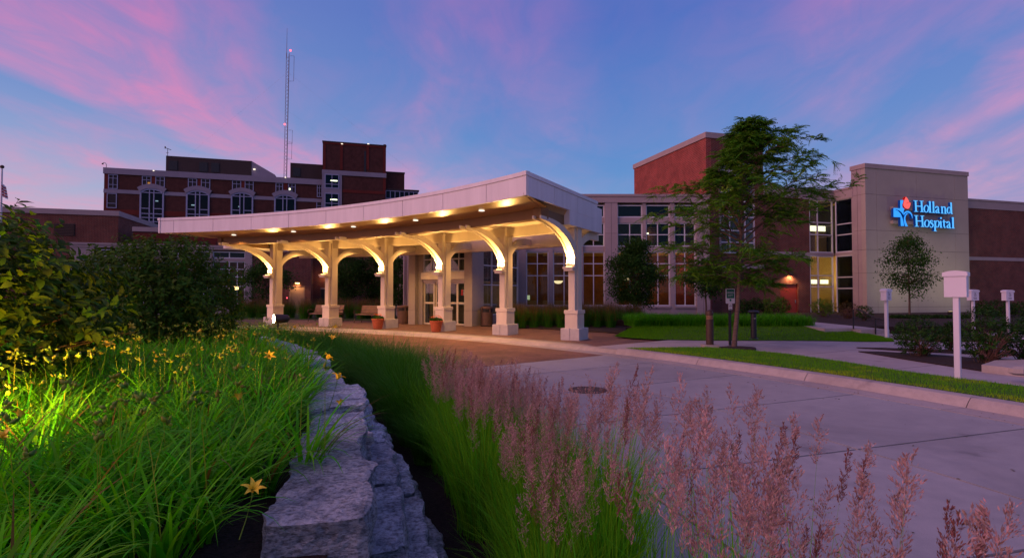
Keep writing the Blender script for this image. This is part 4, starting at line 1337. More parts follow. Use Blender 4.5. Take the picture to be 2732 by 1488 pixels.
# low addition right of the tower
a, b, z0, z1 = hrect(1027, 461, 1078, 600)
B3(oh, 'annex_wall', M['brick_far'], a, b, .5, 12, 0, z1)
a2, b2, z02, z12 = hrect(1027, 506, 1114, 600)
bx(oh, 'annex_coping', M['dark_metal'], a, b + .1, .4, 12, z1, z1 + .3)
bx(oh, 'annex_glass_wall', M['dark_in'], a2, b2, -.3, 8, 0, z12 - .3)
bx(oh, 'annex_coping', M['dark_metal'], a2, b2 + .2, -.5, 8, z12 - .3, z12)
windowp(oh, a2, b2, z12 - 4.2, z12 - .4, [k / 7 for k in range(1, 7)], (.55,), -.42, .14, M['frame_far'], M['glass_far'], .1)
# rooftop plant rooms
a, b, z0, z1 = hrect(437, 415, 668, 470)
zpl = fH.z_at(437, 415, 3)
a, b = fH.s_at(437, 3), fH.s_at(667, 3)
bx(oh, 'plant_room', M['dark_metal'], a, b, 3, 10, ztop - .5, zpl)
m = MB().extrude_xz([(0, 0), (4.6, 0), (4.6, (zpl - ztop) * .30), (0, zpl - ztop)], 0, 6.9)
pr = m.build('plant_room_end', M['stone_far'], oh); pr.location = (b, 3.05, ztop)
for xx0, xx1, yy0, yy1 in ((444, 468, 428, 453), (527, 549, 432, 458), (559, 580, 434, 459)):
    aa, bb = fH.s_at(xx0, 3), fH.s_at(xx1, 3)
    bx(oh, 'louvre', M['black'], aa, bb, 2.9, 3.0, fH.z_at(xx0, yy1, 3), fH.z_at(xx0, yy0, 3))
aa = fH.s_at(675, 3)
bx(oh, 'roof_lamp', M['white_bulb'], aa - .2, aa + .2, 2.6, 2.9, fH.z_at(675, 453.5, 3), fH.z_at(675, 451, 3))
a, b = fH.s_at(771, 3), fH.s_at(858, 3)
bx(oh, 'plant_room', M['dark_metal'], a, b, 3, 10, ztop - .5, fH.z_at(771, 434, 3))
bx(oh, 'louvre', M['black'], fH.s_at(778, 3), fH.s_at(798, 3), 2.9, 3.0, fH.z_at(778, 470, 3), fH.z_at(778, 447, 3))
# weather vane and gooseneck lamp on the roof
wx, wz = fH.hit(445, 414, 3)
wv = MB()
wv.tube([(0, 0, 0), (0, 0, 1.5)], .05, 5)
wv.tube([(-.5, 0, 1.75), (.7, 0, 1.3)], .06, 5)
wv.box(-.62, -.42, -.05, .05, 1.6, 2.05); wv.tube([(-.3, 0, .7), (.2, 0, .7)], .04, 4)
v = wv.build('wind_vane', M['black']); v.location = fH.w(wx, 3.5, zpl)
tag(v, 'small black wind vane on the long rooftop plant room', 'wind vane')
wx, wz = fH.hit(283, 446, .5)
gl_ = MB().tube([(0, 0, 0), (0, 0, .75), (-.15, 0, 1.0), (-.5, 0, 1.12), (-.72, 0, 1.0)], .05, 5)
gl_.lathe([(.02, .12), (.16, .05), (.18, -.12)], 8, (-.72, 0, .9))
v = gl_.build('gooseneck_lamp', M['black']); v.location = fH.w(wx, .6, ztop)
tag(v, 'tiny gooseneck lamp at the corner of the old block roof', 'lamp')

# ------------------------------------------------ G. guyed radio mast
pm = at(762, 470, 117.0)
mast = empty('radio_mast', (pm.x, pm.y, ztop), 0, 'slender lattice radio mast with red beacons rising behind the hospital roof', 'mast')
zm_t = at(770, 143, 117).z - ztop
zm_s = at(770, 76, 117).z - ztop
m = MB()
tri = [(.32, -.18), (-.32, -.18), (0, .37)]
lean = (at(769, 143, 117).x - pm.x) / zm_t
for x, y in tri:
    m.tube([(x, y, -1), (x + lean * zm_t, y, zm_t)], .055, 4)
z = 0.0; k = 0
while z < zm_t - .8:
    for i in range(3):
        p, q = tri[i], tri[(i + 1) % 3]
        m.tube([(p[0] + lean * z, p[1], z), (q[0] + lean * z, q[1], z + .8)], .028, 3, False)
    z += .8
m.build('lattice', M['grey_metal'], mast)
MB().tube([(lean * zm_t - .35, 0, zm_t - 1), (lean * zm_t - .3, 0, zm_s)], [.07, .03], 5).build('whip_antenna', M['grey_metal'], mast)
for (zz0, zz1, xo) in ((at(770, 150, 117).z, at(770, 217, 117).z, 1.3), (at(770, 380, 117).z, at(770, 425, 117).z, 1.2), (at(770, 348, 117).z, at(770, 383, 117).z, 1.25)):
    za, zb_ = zz0 - ztop, zz1 - ztop
    if za < zb_: za, zb_ = zb_, za
    MB().tube([(lean * zb_, 0, zb_), (lean * zb_ + xo, 0, zb_), (lean * za + xo, 0, za), (lean * za + xo * .4, 0, za + .05)], .045, 4).build('side_antenna', M['grey_metal'], mast)
for py in (137, 333):
    zz = at(770, py, 117).z - ztop
    bb_ = MB().lathe([(.05, -.2), (.18, -.1), (.18, .1), (.05, .2)], 8).build('beacon', M['red_bulb'], mast)
    bb_.location = (lean * zz + (.6 if py < 200 else -.3), -.3, zz)
for dx, dy, zf_ in ((-32, 5, .85), (30, 4, .85), (22, 8, .55)):
    MB().tube([(lean * zm_t * zf_, 0, zm_t * zf_), (dx, dy, 0)], .007, 3, False).build('guy_wire', M['grey_metal'], mast)

# ------------------------------------------------ H. flagpole at the left edge
pfl = at(3, 556, 38.0)
fp_ = empty('flagpole', (pfl.x, pfl.y, 0.1), 0, 'white flagpole with gold ball at the left edge of the view', 'flagpole')
zfp = at(3, 449, 38).z
MB().tube([(0, 0, 0), (0, 0, zfp - .1)], [.09, .05], 10).build('pole', M['white_sign'], fp_)
b_ = MB().lathe([(.01, -.13), (.10, -.09), (.13, 0), (.10, .09), (.01, .13)], 12).build('ball_finial', M['bronze'], fp_); b_.location = (0, 0, zfp)
flag = empty('flag', (pfl.x, pfl.y, 0.1), 0, 'limp red and white striped flag hanging from the flagpole', 'flag')
zf1, zf0 = at(3, 490, 38).z - .1, at(3, 524, 38).z - .1
m = MB(); m2 = MB()
rows = 9
for k in range(rows):
    za, zb_ = zf0 + (zf1 - zf0) * k / rows, zf0 + (zf1 - zf0) * (k + 1) / rows
    w_ = .34 - .20 * (k / rows)
    mm = m if k % 2 else m2
    vs = []
    for z in (za, zb_ - .004):
        for j in range(7):
            vs.append((.06 + w_ * j / 6, .10 * math.sin(j * 1.9 + z), z - j * .03))
    mm.add(vs, [(j, j + 1, j + 8, j + 7) for j in range(6)])
for mm, c in ((m, (.5, .03, .03)), (m2, (.7, .68, .7))):
    mm.build('stripe_cloth', pmat('flag_cloth_%d' % (c[1] > .1), c, .8, .1), flag, uv=False)

# ================================================================== entrance canopy
AX, AY = math.cos(R(61.3)), math.sin(R(61.3))          # canopy axis, away from the road
A_ = Vector((AX, AY)); T_ = Vector((AY, -AX))
can = empty('entrance_canopy', P(31, 61.3, 0.055), 0, 'curved white entrance canopy on six bracketed columns with warm uplights', 'canopy')
co = Vector(can.location)
def cb(mb, name, mats, uv=True, smooth=False, parent=None):        # world-space mesh parented to the canopy
    mb.v = [(x - co.x, y - co.y, z - co.z) for x, y, z in mb.v]
    return mb.build(name, mats, parent or can, uv, smooth)
RF, TA, TB = 27.2, 39.5, 80.1
ZS, ZF, ZB = 4.34, 5.01, 4.18
LEN = 5.73
arc_o = [P(RF, TA + (TB - TA) * k / 60) for k in range(61)]
p_r, p_l = Vector(arc_o[0].xy), Vector(arc_o[-1].xy)
pb_r, pb_l = p_r + A_ * LEN, p_l + A_ * (LEN + 0.0)
roofpoly = [(p.x, p.y) for p in arc_o] + [tuple(pb_l), tuple(pb_r)]
# roof deck sits inside the fascia
inner = [P(RF + .12, TA + .35 + (TB - TA - .7) * k / 60) for k in range(61)]
deck = [(p.x, p.y) for p in inner] + [tuple(p_l + A_ * LEN + T_ * .3), tuple(p_r + A_ * LEN - T_ * .3)]
cb(MB().prism(deck, 4.48, 4.93), 'roof_deck', M['metal_white'])
# fascia panels round the front
jt = [TA, 43.2, 47.6, 52.0, 56.4, 60.8, 65.2, 69.6, 74.0, 78.4, TB]
for a, b in zip(jt[:-1], jt[1:]):
    ga = 0.022
    cb(MB().sector(RF, RF + .10, a + (ga if a > TA else 0), b - (ga if b < TB else 0), ZS, ZF - .12, 8), 'fascia_panel', M['metal_white'])
cb(MB().sector(RF - .025, RF + .12, TA - .05, TB + .05, ZF - .115, ZF, 70), 'cap_flashing', M['metal_white'])
def axis_box(o2, a0, a1, t0, t1, z0, z1, mb=None):           # box along the canopy axis from a plan point
    m = mb or MB()
    q = [o2 + A_ * a0 + T_ * t0, o2 + A_ * a1 + T_ * t0, o2 + A_ * a1 + T_ * t1, o2 + A_ * a0 + T_ * t1]
    return m.prism([tuple(p) for p in q], z0, z1)
for k in range(3):
    a0, a1 = (0.0, 1.9, 3.8)[k], (1.9, 3.8, LEN)[k]
    cb(axis_box(p_r, a0 + (.010 if k else .012), a1 - .010, -.10, 0, ZS, ZF - .12), 'fascia_panel', M['metal_white'])
    cb(axis_box(p_l, a0 + .006, a1 - .006, 0, .10, ZS, ZF - .12), 'fascia_panel', M['metal_white'])
cb(axis_box(p_r, -.01, LEN, -.12, .025, ZF - .115, ZF + .001), 'cap_flashing', M['metal_white'])
cb(axis_box(p_l, -.01, LEN, -.025, .12, ZF - .115, ZF + .001), 'cap_flashing', M['metal_white'])
# lower block at the back, slightly longer
cb(axis_box(p_r, 3.1, LEN + .51, -.9, -.004, 3.87, 4.79), 'rear_fascia', M['metal_white'])
cb(axis_box(p_l, 3.1, LEN + .51, .004, .9, 3.87, 4.79), 'rear_fascia', M['metal_white'])
# sloping soffit to the front beam
RB = 28.4
TE = 40.9; TE2 = 75.8
so = MB()
n = 70
for i in range(n + 1):
    t = TA + .1 + (TB - TA - .2) * i / n
    tb_ = TE - .4 + (TE2 - TE + .8) * i / n
    a = P(RF + .09, t, ZS + .02); b = P(RB + .05, tb_, ZB); c = P(RB + .05, tb_, ZB + .05); d = P(RF + .09, t, ZS + .07)
    so.v += [tuple(a), tuple(b), tuple(c), tuple(d)]
so.f = [(i * 4 + e, i * 4 + (e + 1) % 4, i * 4 + 4 + (e + 1) % 4, i * 4 + 4 + e)[::-1] for i in range(n) for e in range(4)]
so.m = [0] * len(so.f)
cb(so, 'soffit', M['soffit'])
cr_ = Vector(P(RB, TE).xy); cl_ = Vector(P(RB, TE2).xy)
lat_r = (p_r - cr_).dot(T_); fwd_r = (p_r - cr_).dot(A_)
def quad_slab(pts, th=.05):
    m = MB()
    vs = [tuple(p) for p in pts] + [(p[0], p[1], p[2] + th) for p in pts]
    nrm = (Vector(pts[1]) - Vector(pts[0])).cross(Vector(pts[2]) - Vector(pts[0]))
    f = [(0, 1, 2, 3), (7, 6, 5, 4), (0, 4, 5, 1), (1, 5, 6, 2), (2, 6, 7, 3), (3, 7, 4, 0)]
    if nrm.z > 0: f = [q[::-1] for q in f]
    return m.add(vs, f)
e_end = cr_ + A_ * 3.6
cb(quad_slab([(*(p_r - T_ * .08), ZS + .018), (*(p_r + A_ * 4.9 - T_ * .08), ZS + .018), (*(e_end + T_ * .02), ZB - .002), (*cr_, ZB - .002)]), 'soffit', M['soffit'])
e_l = cl_ + A_ * 3.6
cb(quad_slab([(*(p_l + T_ * .08), ZS + .018), (*(p_l + A_ * 4.9 + T_ * .08), ZS + .018), (*(e_l - T_ * .02), ZB - .002), (*cl_, ZB - .002)]), 'soffit', M['soffit'])
# beams
cb(MB().sector(RB, RB + .32, TE, TE2, 3.88, ZB + .012, 60), 'front_beam', M['beam'])
cb(axis_box(cr_, .0, 3.6, -.26, .004, 3.882, ZB + .014), 'end_beam', M['beam'])
cb(axis_box(cl_, .0, 3.6, -.004, .26, 3.882, ZB + .014), 'end_beam', M['beam'])
cb(MB().sector(30.92, 31.14, 43.2, 73.6, 3.78, 4.155, 50), 'column_beam', M['cream'])
# lit ceiling
ceil_o = [P(RB + .3, TE + .3 + (TE2 - TE - .6) * k / 50) for k in range(51)]
cpoly = [(p.x, p.y) for p in ceil_o] + [tuple(cl_ + A_ * 6.0 + T_ * .1), tuple(cr_ + A_ * 4.9 - T_ * .1)]
cb(MB().prism(cpoly, 4.15, 4.20), 'ceiling', M['cream'])
cb(MB().sector(33.0, 33.3, 46.0, 74, 3.52, 4.148, 40), 'rear_beam', M['cream'])
for t in (46.0, 52.1, 58.2, 64.4, 70.6):
    cb(MB().sector(31.14, 33.0, t - .16, t + .16, 3.85, 4.146, 2), 'cross_beam', M['cream'])

# columns
col_t = [42.8 + 6.18 * k for k in range(6)]
def arc_pts(y0, z0, ry, rz, t0, t1, n_=14):
    return [(y0 - ry * (1 - math.cos(R(t0 + (t1 - t0) * k / n_))), z0 + rz * math.sin(R(t0 + (t1 - t0) * k / n_))) for k in range(n_ + 1)]
low = [(-.262, 2.47), (-.36, 2.47), (-.36, 2.72)] + arc_pts(-.22, 2.42, 2.66, 1.36, 16, 89)
upp = arc_pts(-.11, 2.80, 2.25, 1.08, 8, 88)
prof_b = low + [(-2.95, 3.80), (-2.95, 3.89), (-2.36, 3.89)] + upp[::-1] + [(-.105, 2.8), (-.262, 2.7)]
low2 = [(-.262, 2.49), (-.29, 2.49), (-.29, 2.80)] + [(y + .045, z + .06) for y, z in arc_pts(-.22, 2.42, 2.66, 1.36, 16, 84)]
prof_w = low2 + [(-2.40, 3.885)] + [(y, z - .02) for y, z in upp[::-1]] + [(-.11, 2.8), (-.262, 2.7)]
back_lo = [(.28, 2.72)] + [(.285 + 1.45 * (1 - math.cos(R(a))), 2.72 + .84 * math.sin(R(a))) for a in range(8, 91, 7)]
back_up = [(.28, 3.08)] + [(.285 + 1.40 * (1 - math.cos(R(a))), 3.08 + .74 * math.sin(R(a))) for a in range(8, 91, 7)]
prof_back = back_lo + [(2.25, 3.56), (2.25, 3.82)] + back_up[::-1]
def yz_ext(poly, x0, x1):
    m = MB().prism([(y, z) for y, z in poly], x0, x1)
    return MB().add([(z, x, y) for x, y, z in m.v], m.f)
me_sh = MB().cbox(-.17, .17, -.10, .28, 1.0, 4.147, .02).cbox(-.12, .12, -.26, -.102, 1.0, 4.10, .012)
me_sh.box(-.15, .15, -.285, -.10, 3.99, 4.08)
me_sh = me_sh.mesh('column', M['cream'])
me_ped = MB().cbox(-.23, .23, -.31, .31, .40, .885, .012).mesh('pedestal', M['cream'])
me_cap = MB().cbox(-.255, .255, -.335, .335, .886, 1.01, .012).mesh('pedestal_cap', M['cream'])
me_plinth = MB().cbox(-.34, .0, -.43, .43, 0.0, .40, .015).cbox(.004, .34, -.43, .43, 0.0, .40, .015).mesh('plinth', M['cap'])
me_plate = yz_ext(prof_b, 0, .05).mesh('bracket_plate', M['cream'])
me_web = yz_ext(prof_w, -.10, .10).mesh('bracket_web', M['cream'])
me_back = yz_ext(prof_back, -.07, .07).mesh('rear_bracket', M['cream'])
me_led = MB().cbox(-.19, .19, -.60, -.25, 2.40, 2.468, .012).box(-.16, .16, -.56, -.262, 2.33, 2.40).mesh('light_ledge', M['cream'])
me_lens = MB().box(-.09, .09, -.54, -.42, 2.469, 2.485).mesh('uplight_lens', M['warm_bulb'])
for ki, t in enumerate(col_t):
    c = obj('column', me_sh, can)
    p = P(31, t, 0.055) - co
    c.location = p
    c.rotation_euler = (0, 0, R(61.3 - 90))
    obj('pedestal', me_ped, c); obj('pedestal_cap', me_cap, c); obj('plinth', me_plinth, c)
    for sx in (-.15, .10):
        b = obj('bracket_plate', me_plate, c); b.location = (sx, 0, 0)
    obj('bracket_web', me_web, c); obj('rear_bracket', me_back, c); obj('light_ledge', me_led, c); obj('uplight_lens', me_lens, c)
    lamp(c, (0, -.52, 2.52), 270, (1, .53, .14), .035, 'SPOT', (0, -.20, 1), 172, .35)
# recessed downlights in the soffit
me_dl = MB().lathe([(.095, 0), (.095, .02), (.07, .025)], 16).mesh('downlight', M['white_bulb'])
for px, py in ((624, 627), (783, 618), (943, 605), (1109, 588), (1285, 562)):
    x, y, k = ray(px, py)
    # intersect with the sloping soffit by stepping
    best = None
    for s_ in np.linspace(13, 30, 3400):
        q = Vector((x / y * s_, s_, CAMZ + k / y * s_))
        r_ = math.hypot(q.x - CX, q.y - CY)
        if RF < r_ < RB:
            zz = ZS + .02 + (ZB - ZS - .02) * (r_ - RF) / (RB - RF)
            if best is None or abs(q.z - zz) < best[0]:
                best = (abs(q.z - zz), q, zz)
    q = best[1]
    d = obj('downlight', me_dl, can); d.location = Vector((q.x, q.y, best[2] - .012)) - co
    lamp(d, (0, 0, -.05), 330, (1, .50, .15), .05, 'SPOT', (0, 0, -1), 130, .7)
# added fill lamps in the inner ceiling, hidden from the road by the beams
for t in (47.5, 53.5, 60, 66, 72):
    q = P(32.1, t, 4.14)
    d = obj('downlight', me_dl, can); d.location = Vector((q.x, q.y, 4.125)) - co  # reuses the soffit downlight mesh, added for warm fill
    lamp(d, (0, 0, -.06), 280, (1, .52, .15), .05, 'SPOT', (0, 0, -1), 125, .7)

# ================================================================== entrance vestibule with sliding doors
fV = Frame(-3.46, 27.0, .877, -.48)
ves = frame_empty('entrance_vestibule', fV, 'entrance vestibule with glass sliding doors between two tan piers', 'building')
sV = fV.s_at
zv = lambda y: fV.z_at(1180, y)
p0, p1 = sV(1098), sV(1127)
p2, p3 = sV(1246), sV(1267)
topz = 4.18
for a, b in ((p0, p1 - .28), (p2, p3)):
    bx(ves, 'pier', M['stone_tan'], a, b, -.25, .8, .79, topz)
    bx(ves, 'pier_base', M['stone_tan'], a - .004, b + .004, -.254, .8, .05, .78)
bx(ves, 'pier', M['stone_tan'], p1 - .275, p1, .0, .5, .05, topz)
bx(ves, 'side_base', M['stone'], p3 - .3, p3 - .004, .81, 4.6, .05, .52)
bx(ves, 'side_lintel', M['stone'], p3 - .3, p3 - .004, .81, 4.6, 4.0, topz)
sw_ = windowp(ves, 0, 3.75, .52, 4.0, (.25, .5, .75), (.44, .72), 0, .06, bar=.05)
sw_.location = (p3 - .08, .82, 0); sw_.rotation_euler = (0, 0, R(90))
bx(ves, 'header', M['cream'], p1 + .002, p2 - .002, -.12, .3, zv(745), zv(726))
bx(ves, 'header', M['cream'], p1 + .002, p2 - .002, .05, .3, zv(752), zv(745))
windowp(ves, p1, p2, zv(725), zv(655), (.19, .38, .60, .80), (.48,), .06, .06, bar=.05)
bx(ves, 'lintel', M['cream'], p1 - .28, p2, .0, .5, zv(655), topz)
dw = (p2 - p1) / 4
for k in range(4):
    xa, xb = p1 + dw * k, p1 + dw * (k + 1)
    windowp(ves, xa + .003, xb - .003, .07, zv(752.5), (), ((zv(808) - .07) / (zv(752) - .07),), .12 if k in (0, 3) else .20, .075, M['cream'], M['glass'], .06, .085, name='sliding_door')
ink_red = pmat('decal_red', (.5, .02, .02), .5)
dec = []
for k, py in enumerate((775, 780.5, 785.5)):
    a0, a1 = sV(1227), sV(1231); b1 = sV(1240)
    z1 = zv(py - 1.8); z0 = zv(py + 1.8)
    bx(ves, 'door_decal', ink_red, a0, a1, .112, .116, z0, z1)
    for j in range(2):
        bx(ves, 'door_decal', M['white_sign'], a1 + .03, b1 - .03 * j, .112, .116, z0 + (z1 - z0) * (.12 + .45 * j), z0 + (z1 - z0) * (.38 + .45 * j))
room(ves, p1 - .2, p3 - .25, .9, 4.6, .06, zv(752), M['cream_in'], M['warm_in'], M['cream_in'], right=False)
room(ves, p1 - .2, p3 - .25, .9, 4.6, zv(744), topz - .1, M['dark_in'], right=False)
bx(ves, 'counter', M['wood'], p1, p2, 2.2, 2.8, .06, 1.0)
bx(ves, 'counter_top', M['white_sign'], p1, p2, 2.1, 2.85, 1.0, 1.06)
bx(ves, 'inner_door_post', M['frame_white'], p1 + dw * 1.4, p1 + dw * 1.45, 1.7, 1.75, .06, 2.0)
bowl_pendant(ves, sV(1128) + .25, 1.6, zv(719), .22, 6)
lamp(ves, ((p1 + p2) / 2, 2.0, zv(760)), 14, (1, .80, .42), .2)
# link roof between canopy and vestibule
bx(ves, 'link_roof', M['metal_white'], p0 - .4, p3 + .3, -1.6, 4.5, 4.21, 4.78)

# ================================================================== street furniture
def bench(loc, rz, label):
    t = empty('park_bench', loc, rz, label, 'bench', 'slatted benches on the entrance walk')
    for k in range(5):
        y = -.22 + k * .105
        bx(t, 'seat_slat', M['bench_wood'], -.92, .92, y, y + .085, .42, .455)
    for k in range(5):
        z = .50 + k * .085
        y = .30 + k * .03
        bx(t, 'back_slat', M['bench_wood'], -.92, .92, y, y + .03, z, z + .07)
    for s_ in (-.93, .93):
        m = MB()
        m.tube([(s_, -.26, 0), (s_, -.20, .2), (s_, -.16, .40), (s_, .28, .40), (s_, .36, .0)], .022, 6)
        m.tube([(s_, .27, .40), (s_, .46, .93)], .022, 6)
        m.tube([(s_, -.18, .40), (s_, -.30, .55), (s_, -.24, .66), (s_, .05, .66), (s_, .36, .64)], .022, 6)
        m.build('side_frame', M['bronze'], t)
    return t
walk_z = .056
b1 = G(950, 865, walk_z)
pb = P(34.0, 67.3, walk_z); bench(pb, R(67.3 - 90), 'brown slatted bench behind the potted flowers and litter bin')
pb = P(34.2, 72.6, walk_z); bench(pb, R(72.6 - 90), 'brown slatted bench half hidden by a column, nearer the lit service door')
def litter_bin(loc, label):
    t = empty('litter_bin', loc, 0, label, 'litter bin', 'brown round litter bins beside the doors')
    MB().lathe([(.27, 0), (.29, .03), (.29, .66)], 24).build('body', M['bin'], t, smooth=False)
    m = MB().lathe([(.27, .662), (.27, .82)], 24)
    m.build('opening_band', M['black'], t)
    MB().lathe([(.30, .82), (.31, .84), (.30, .90), (.26, .93), (.10, .945)], 24).build('lid', M['bin'], t)
    for a in (0.3, 2.0, 3.7, 5.3):
        bx(t, 'lid_post', M['bin'], .28 * math.cos(a) - .03, .28 * math.cos(a) + .03, .28 * math.sin(a) - .03, .28 * math.sin(a) + .03, .66, .82)
litter_bin(G(1075, 863, walk_z), 'brown round litter bin left of the sliding doors')
litter_bin(G(1299, 869, walk_z), 'brown round litter bin right of the sliding doors')

def ring_pt(px, r_):
    best = min((abs((lambda q: PX0 + F * q.x / q.y)(P(r_, t)) - px), t) for t in np.arange(38, 80, .02))
    return P(r_, best[1], walk_z)
def flower_pot(loc, label, seed):
    r = random.Random(seed)
    t = empty('flower_pot', loc, 0, label, 'flower pot', 'terracotta pots of orange flowers')
    MB().lathe([(.17, 0), (.19, .02), (.235, .30), (.245, .31), (.25, .36), (.262, .37), (.28, .45), (.27, .46), (.24, .46), (.23, .40)], 24).build('pot', M['terracotta'], t)
    # leaves
    n_ = 500
    vs, fs = [], []
    cols = []
    for i in range(n_):
        a, rr = r.uniform(0, 6.283), .27 * math.sqrt(r.random())
        z = .44 + .14 * r.random() * (1 - (rr / .34) ** 2) + .02
        c = Vector((rr * math.cos(a), rr * math.sin(a), z))
        d = Vector((r.gauss(0, 1), r.gauss(0, 1), r.gauss(0, 1))).normalized() * .035
        e = d.cross(Vector((r.gauss(0, 1), r.gauss(0, 1), r.gauss(0, 1)))).normalized() * .014
        b = len(vs)
        vs += [tuple(c - d), tuple(c + e), tuple(c + d), tuple(c - e)]
        fs.append((b, b + 1, b + 2, b + 3))
        k = r.uniform(.6, 1.3)
        cols += [(k, k, k)] * 4
    obj('pot_foliage', np_mesh('pot_foliage', vs, [np.array(fs)], LEAF['dark'], np.array(cols)), t)
    pet = FLOWER['orange']
    for i in range(26):
        a, rr = r.uniform(0, 6.283), .29 * math.sqrt(r.random())
        m = MB()
        q = Vector((rr * math.cos(a), rr * math.sin(a), .56 + .10 * (1 - (rr / .3) ** 2) + r.uniform(-.03, .03)))
        tilt = Vector((math.cos(a) * rr * 2, math.sin(a) * rr * 2, 1)).normalized().to_track_quat('Z', 'Y').to_matrix().to_4x4()
        for k in range(6):
            w = k * 1.047
            m.add([(0, 0, 0), (.02 * math.cos(w - .5), .02 * math.sin(w - .5), .012), (.04 * math.cos(w), .04 * math.sin(w), .01), (.02 * math.cos(w + .5), .02 * math.sin(w + .5), .012)], [(0, 1, 2, 3)])
        m.xf(Matrix.Translation(q) @ tilt)
        m.build('blossom', pet, t, uv=False)

FLOWER = {'stem': pmat('flower_stem', (.10, .20, .02), .6, .2, 20), 'orange': pmat('petal_orange', (.75, .16, .02), .6, .3, 20), 'yellow': pmat('petal_yellow', (.88, .60, .03), .55, .2, 30), 'pale': pmat('petal_bud', (.40, .40, .04), .6, .3, 30)}
LEAF = {
    'lily': leafmat('daylily_leaf', (.110, .460, .008), .42, .55, .15),
    'shrub': leafmat('shrub_leaf', (.075, .165, .013), .30, .6, .12),
    'dark': leafmat('dark_leaf', (.032, .095, .014), .25, .65, .10),
    'locust': leafmat('locust_leaf', (.090, .225, .015), .35, .65, .10),
    'grass': leafmat('fine_grass', (.065, .25, .014), .35, .6, .15),
    'reed': leafmat('reed_blade', (.15, .44, .016), .40, .6, .1),
    'plume': leafmat('reed_plume', (.45, .275, .265), .35, .7, .1),
    'turf': leafmat('turf_blade', (.145, .440, .008), .30, .7, .1),
    'dry': leafmat('dry_grass', (.16, .11, .035), .3, .7, .2),
    'bud': leafmat('lily_bud', (.23, .32, .03), .3, .5, .3),
}
flower_pot(ring_pt(1009, 30.25), 'terracotta pot of orange flowers beside the third column, nearer the bench', 1)
flower_pot(ring_pt(1164, 30.25), 'terracotta pot of orange flowers in front of the sliding doors', 2)

# bollards
def bollard_light():
    p = G(1894, 922, .13)
    t = empty('light_bollard', p, 0, 'bronze round topped light bollard left of the tree on the lawn strip', 'bollard')
    MB().box(-.2, .2, -.2, .2, -.05, .035).build('footing', M['kerb'], t)
    h = 1.02
    MB().lathe([(.105, .035), (.105, h - .26)], 20).build('post', M['bronze'], t, smooth=False)
    for k in range(4):
        z = h - .255 + k * .028
        MB().lathe([(.085, z), (.10, z + .004), (.10, z + .012), (.085, z + .016)], 20).build('louvre_ring', pmat('louvre_ring_%d' % k, (.42, .22, .13), .4, .1), t)
    MB().lathe([(.083, h - .255), (.083, h - .14)], 16).build('lens', M['bronze'], t)
    MB().lathe([(.105, h - .14), (.105, h - .08), (.09, h - .03), (.055, h), (.01, h + .012)], 20).build('dome_cap', M['bronze'], t, smooth=False)
bollard_light()
def ash_post():
    p = G(2011, 906, .10)
    t = empty('ash_receptacle', p, 0, 'black cigarette receptacle post with wide cap and flared foot', 'ash receptacle')
    MB().lathe([(.19, 0), (.19, .02), (.12, .06), (.095, .07)], 20).build('foot', M['black'], t)
    MB().lathe([(.095, .07), (.085, .86)], 20).build('post', M['black'], t)
    MB().lathe([(.085, .86), (.15, .885), (.185, .905), (.185, .93), (.13, .965), (.02, .98)], 20).build('cap', M['black'], t)
    bx(t, 'badge', M['white_sign'], -.03, .03, -.098, -.09, .70, .716)
ash_post()
def txt(parent, s, x, z, size, mat, y, rot=0.0, name='lettering', align='CENTER'):
    cu = bpy.data.curves.new(name, 'FONT')
    cu.body = s; cu.size = size; cu.align_x = align; cu.align_y = 'CENTER'
    cu.extrude = .0008
    cu.materials.append(mat)
    tmp = bpy.data.objects.new(name, cu)
    me = bpy.data.meshes.new_from_object(tmp)
    bpy.data.objects.remove(tmp)
    o = obj(name, me, parent)
    o.location = (x, y, z); o.rotation_euler = (R(90), 0, 0)
    return o
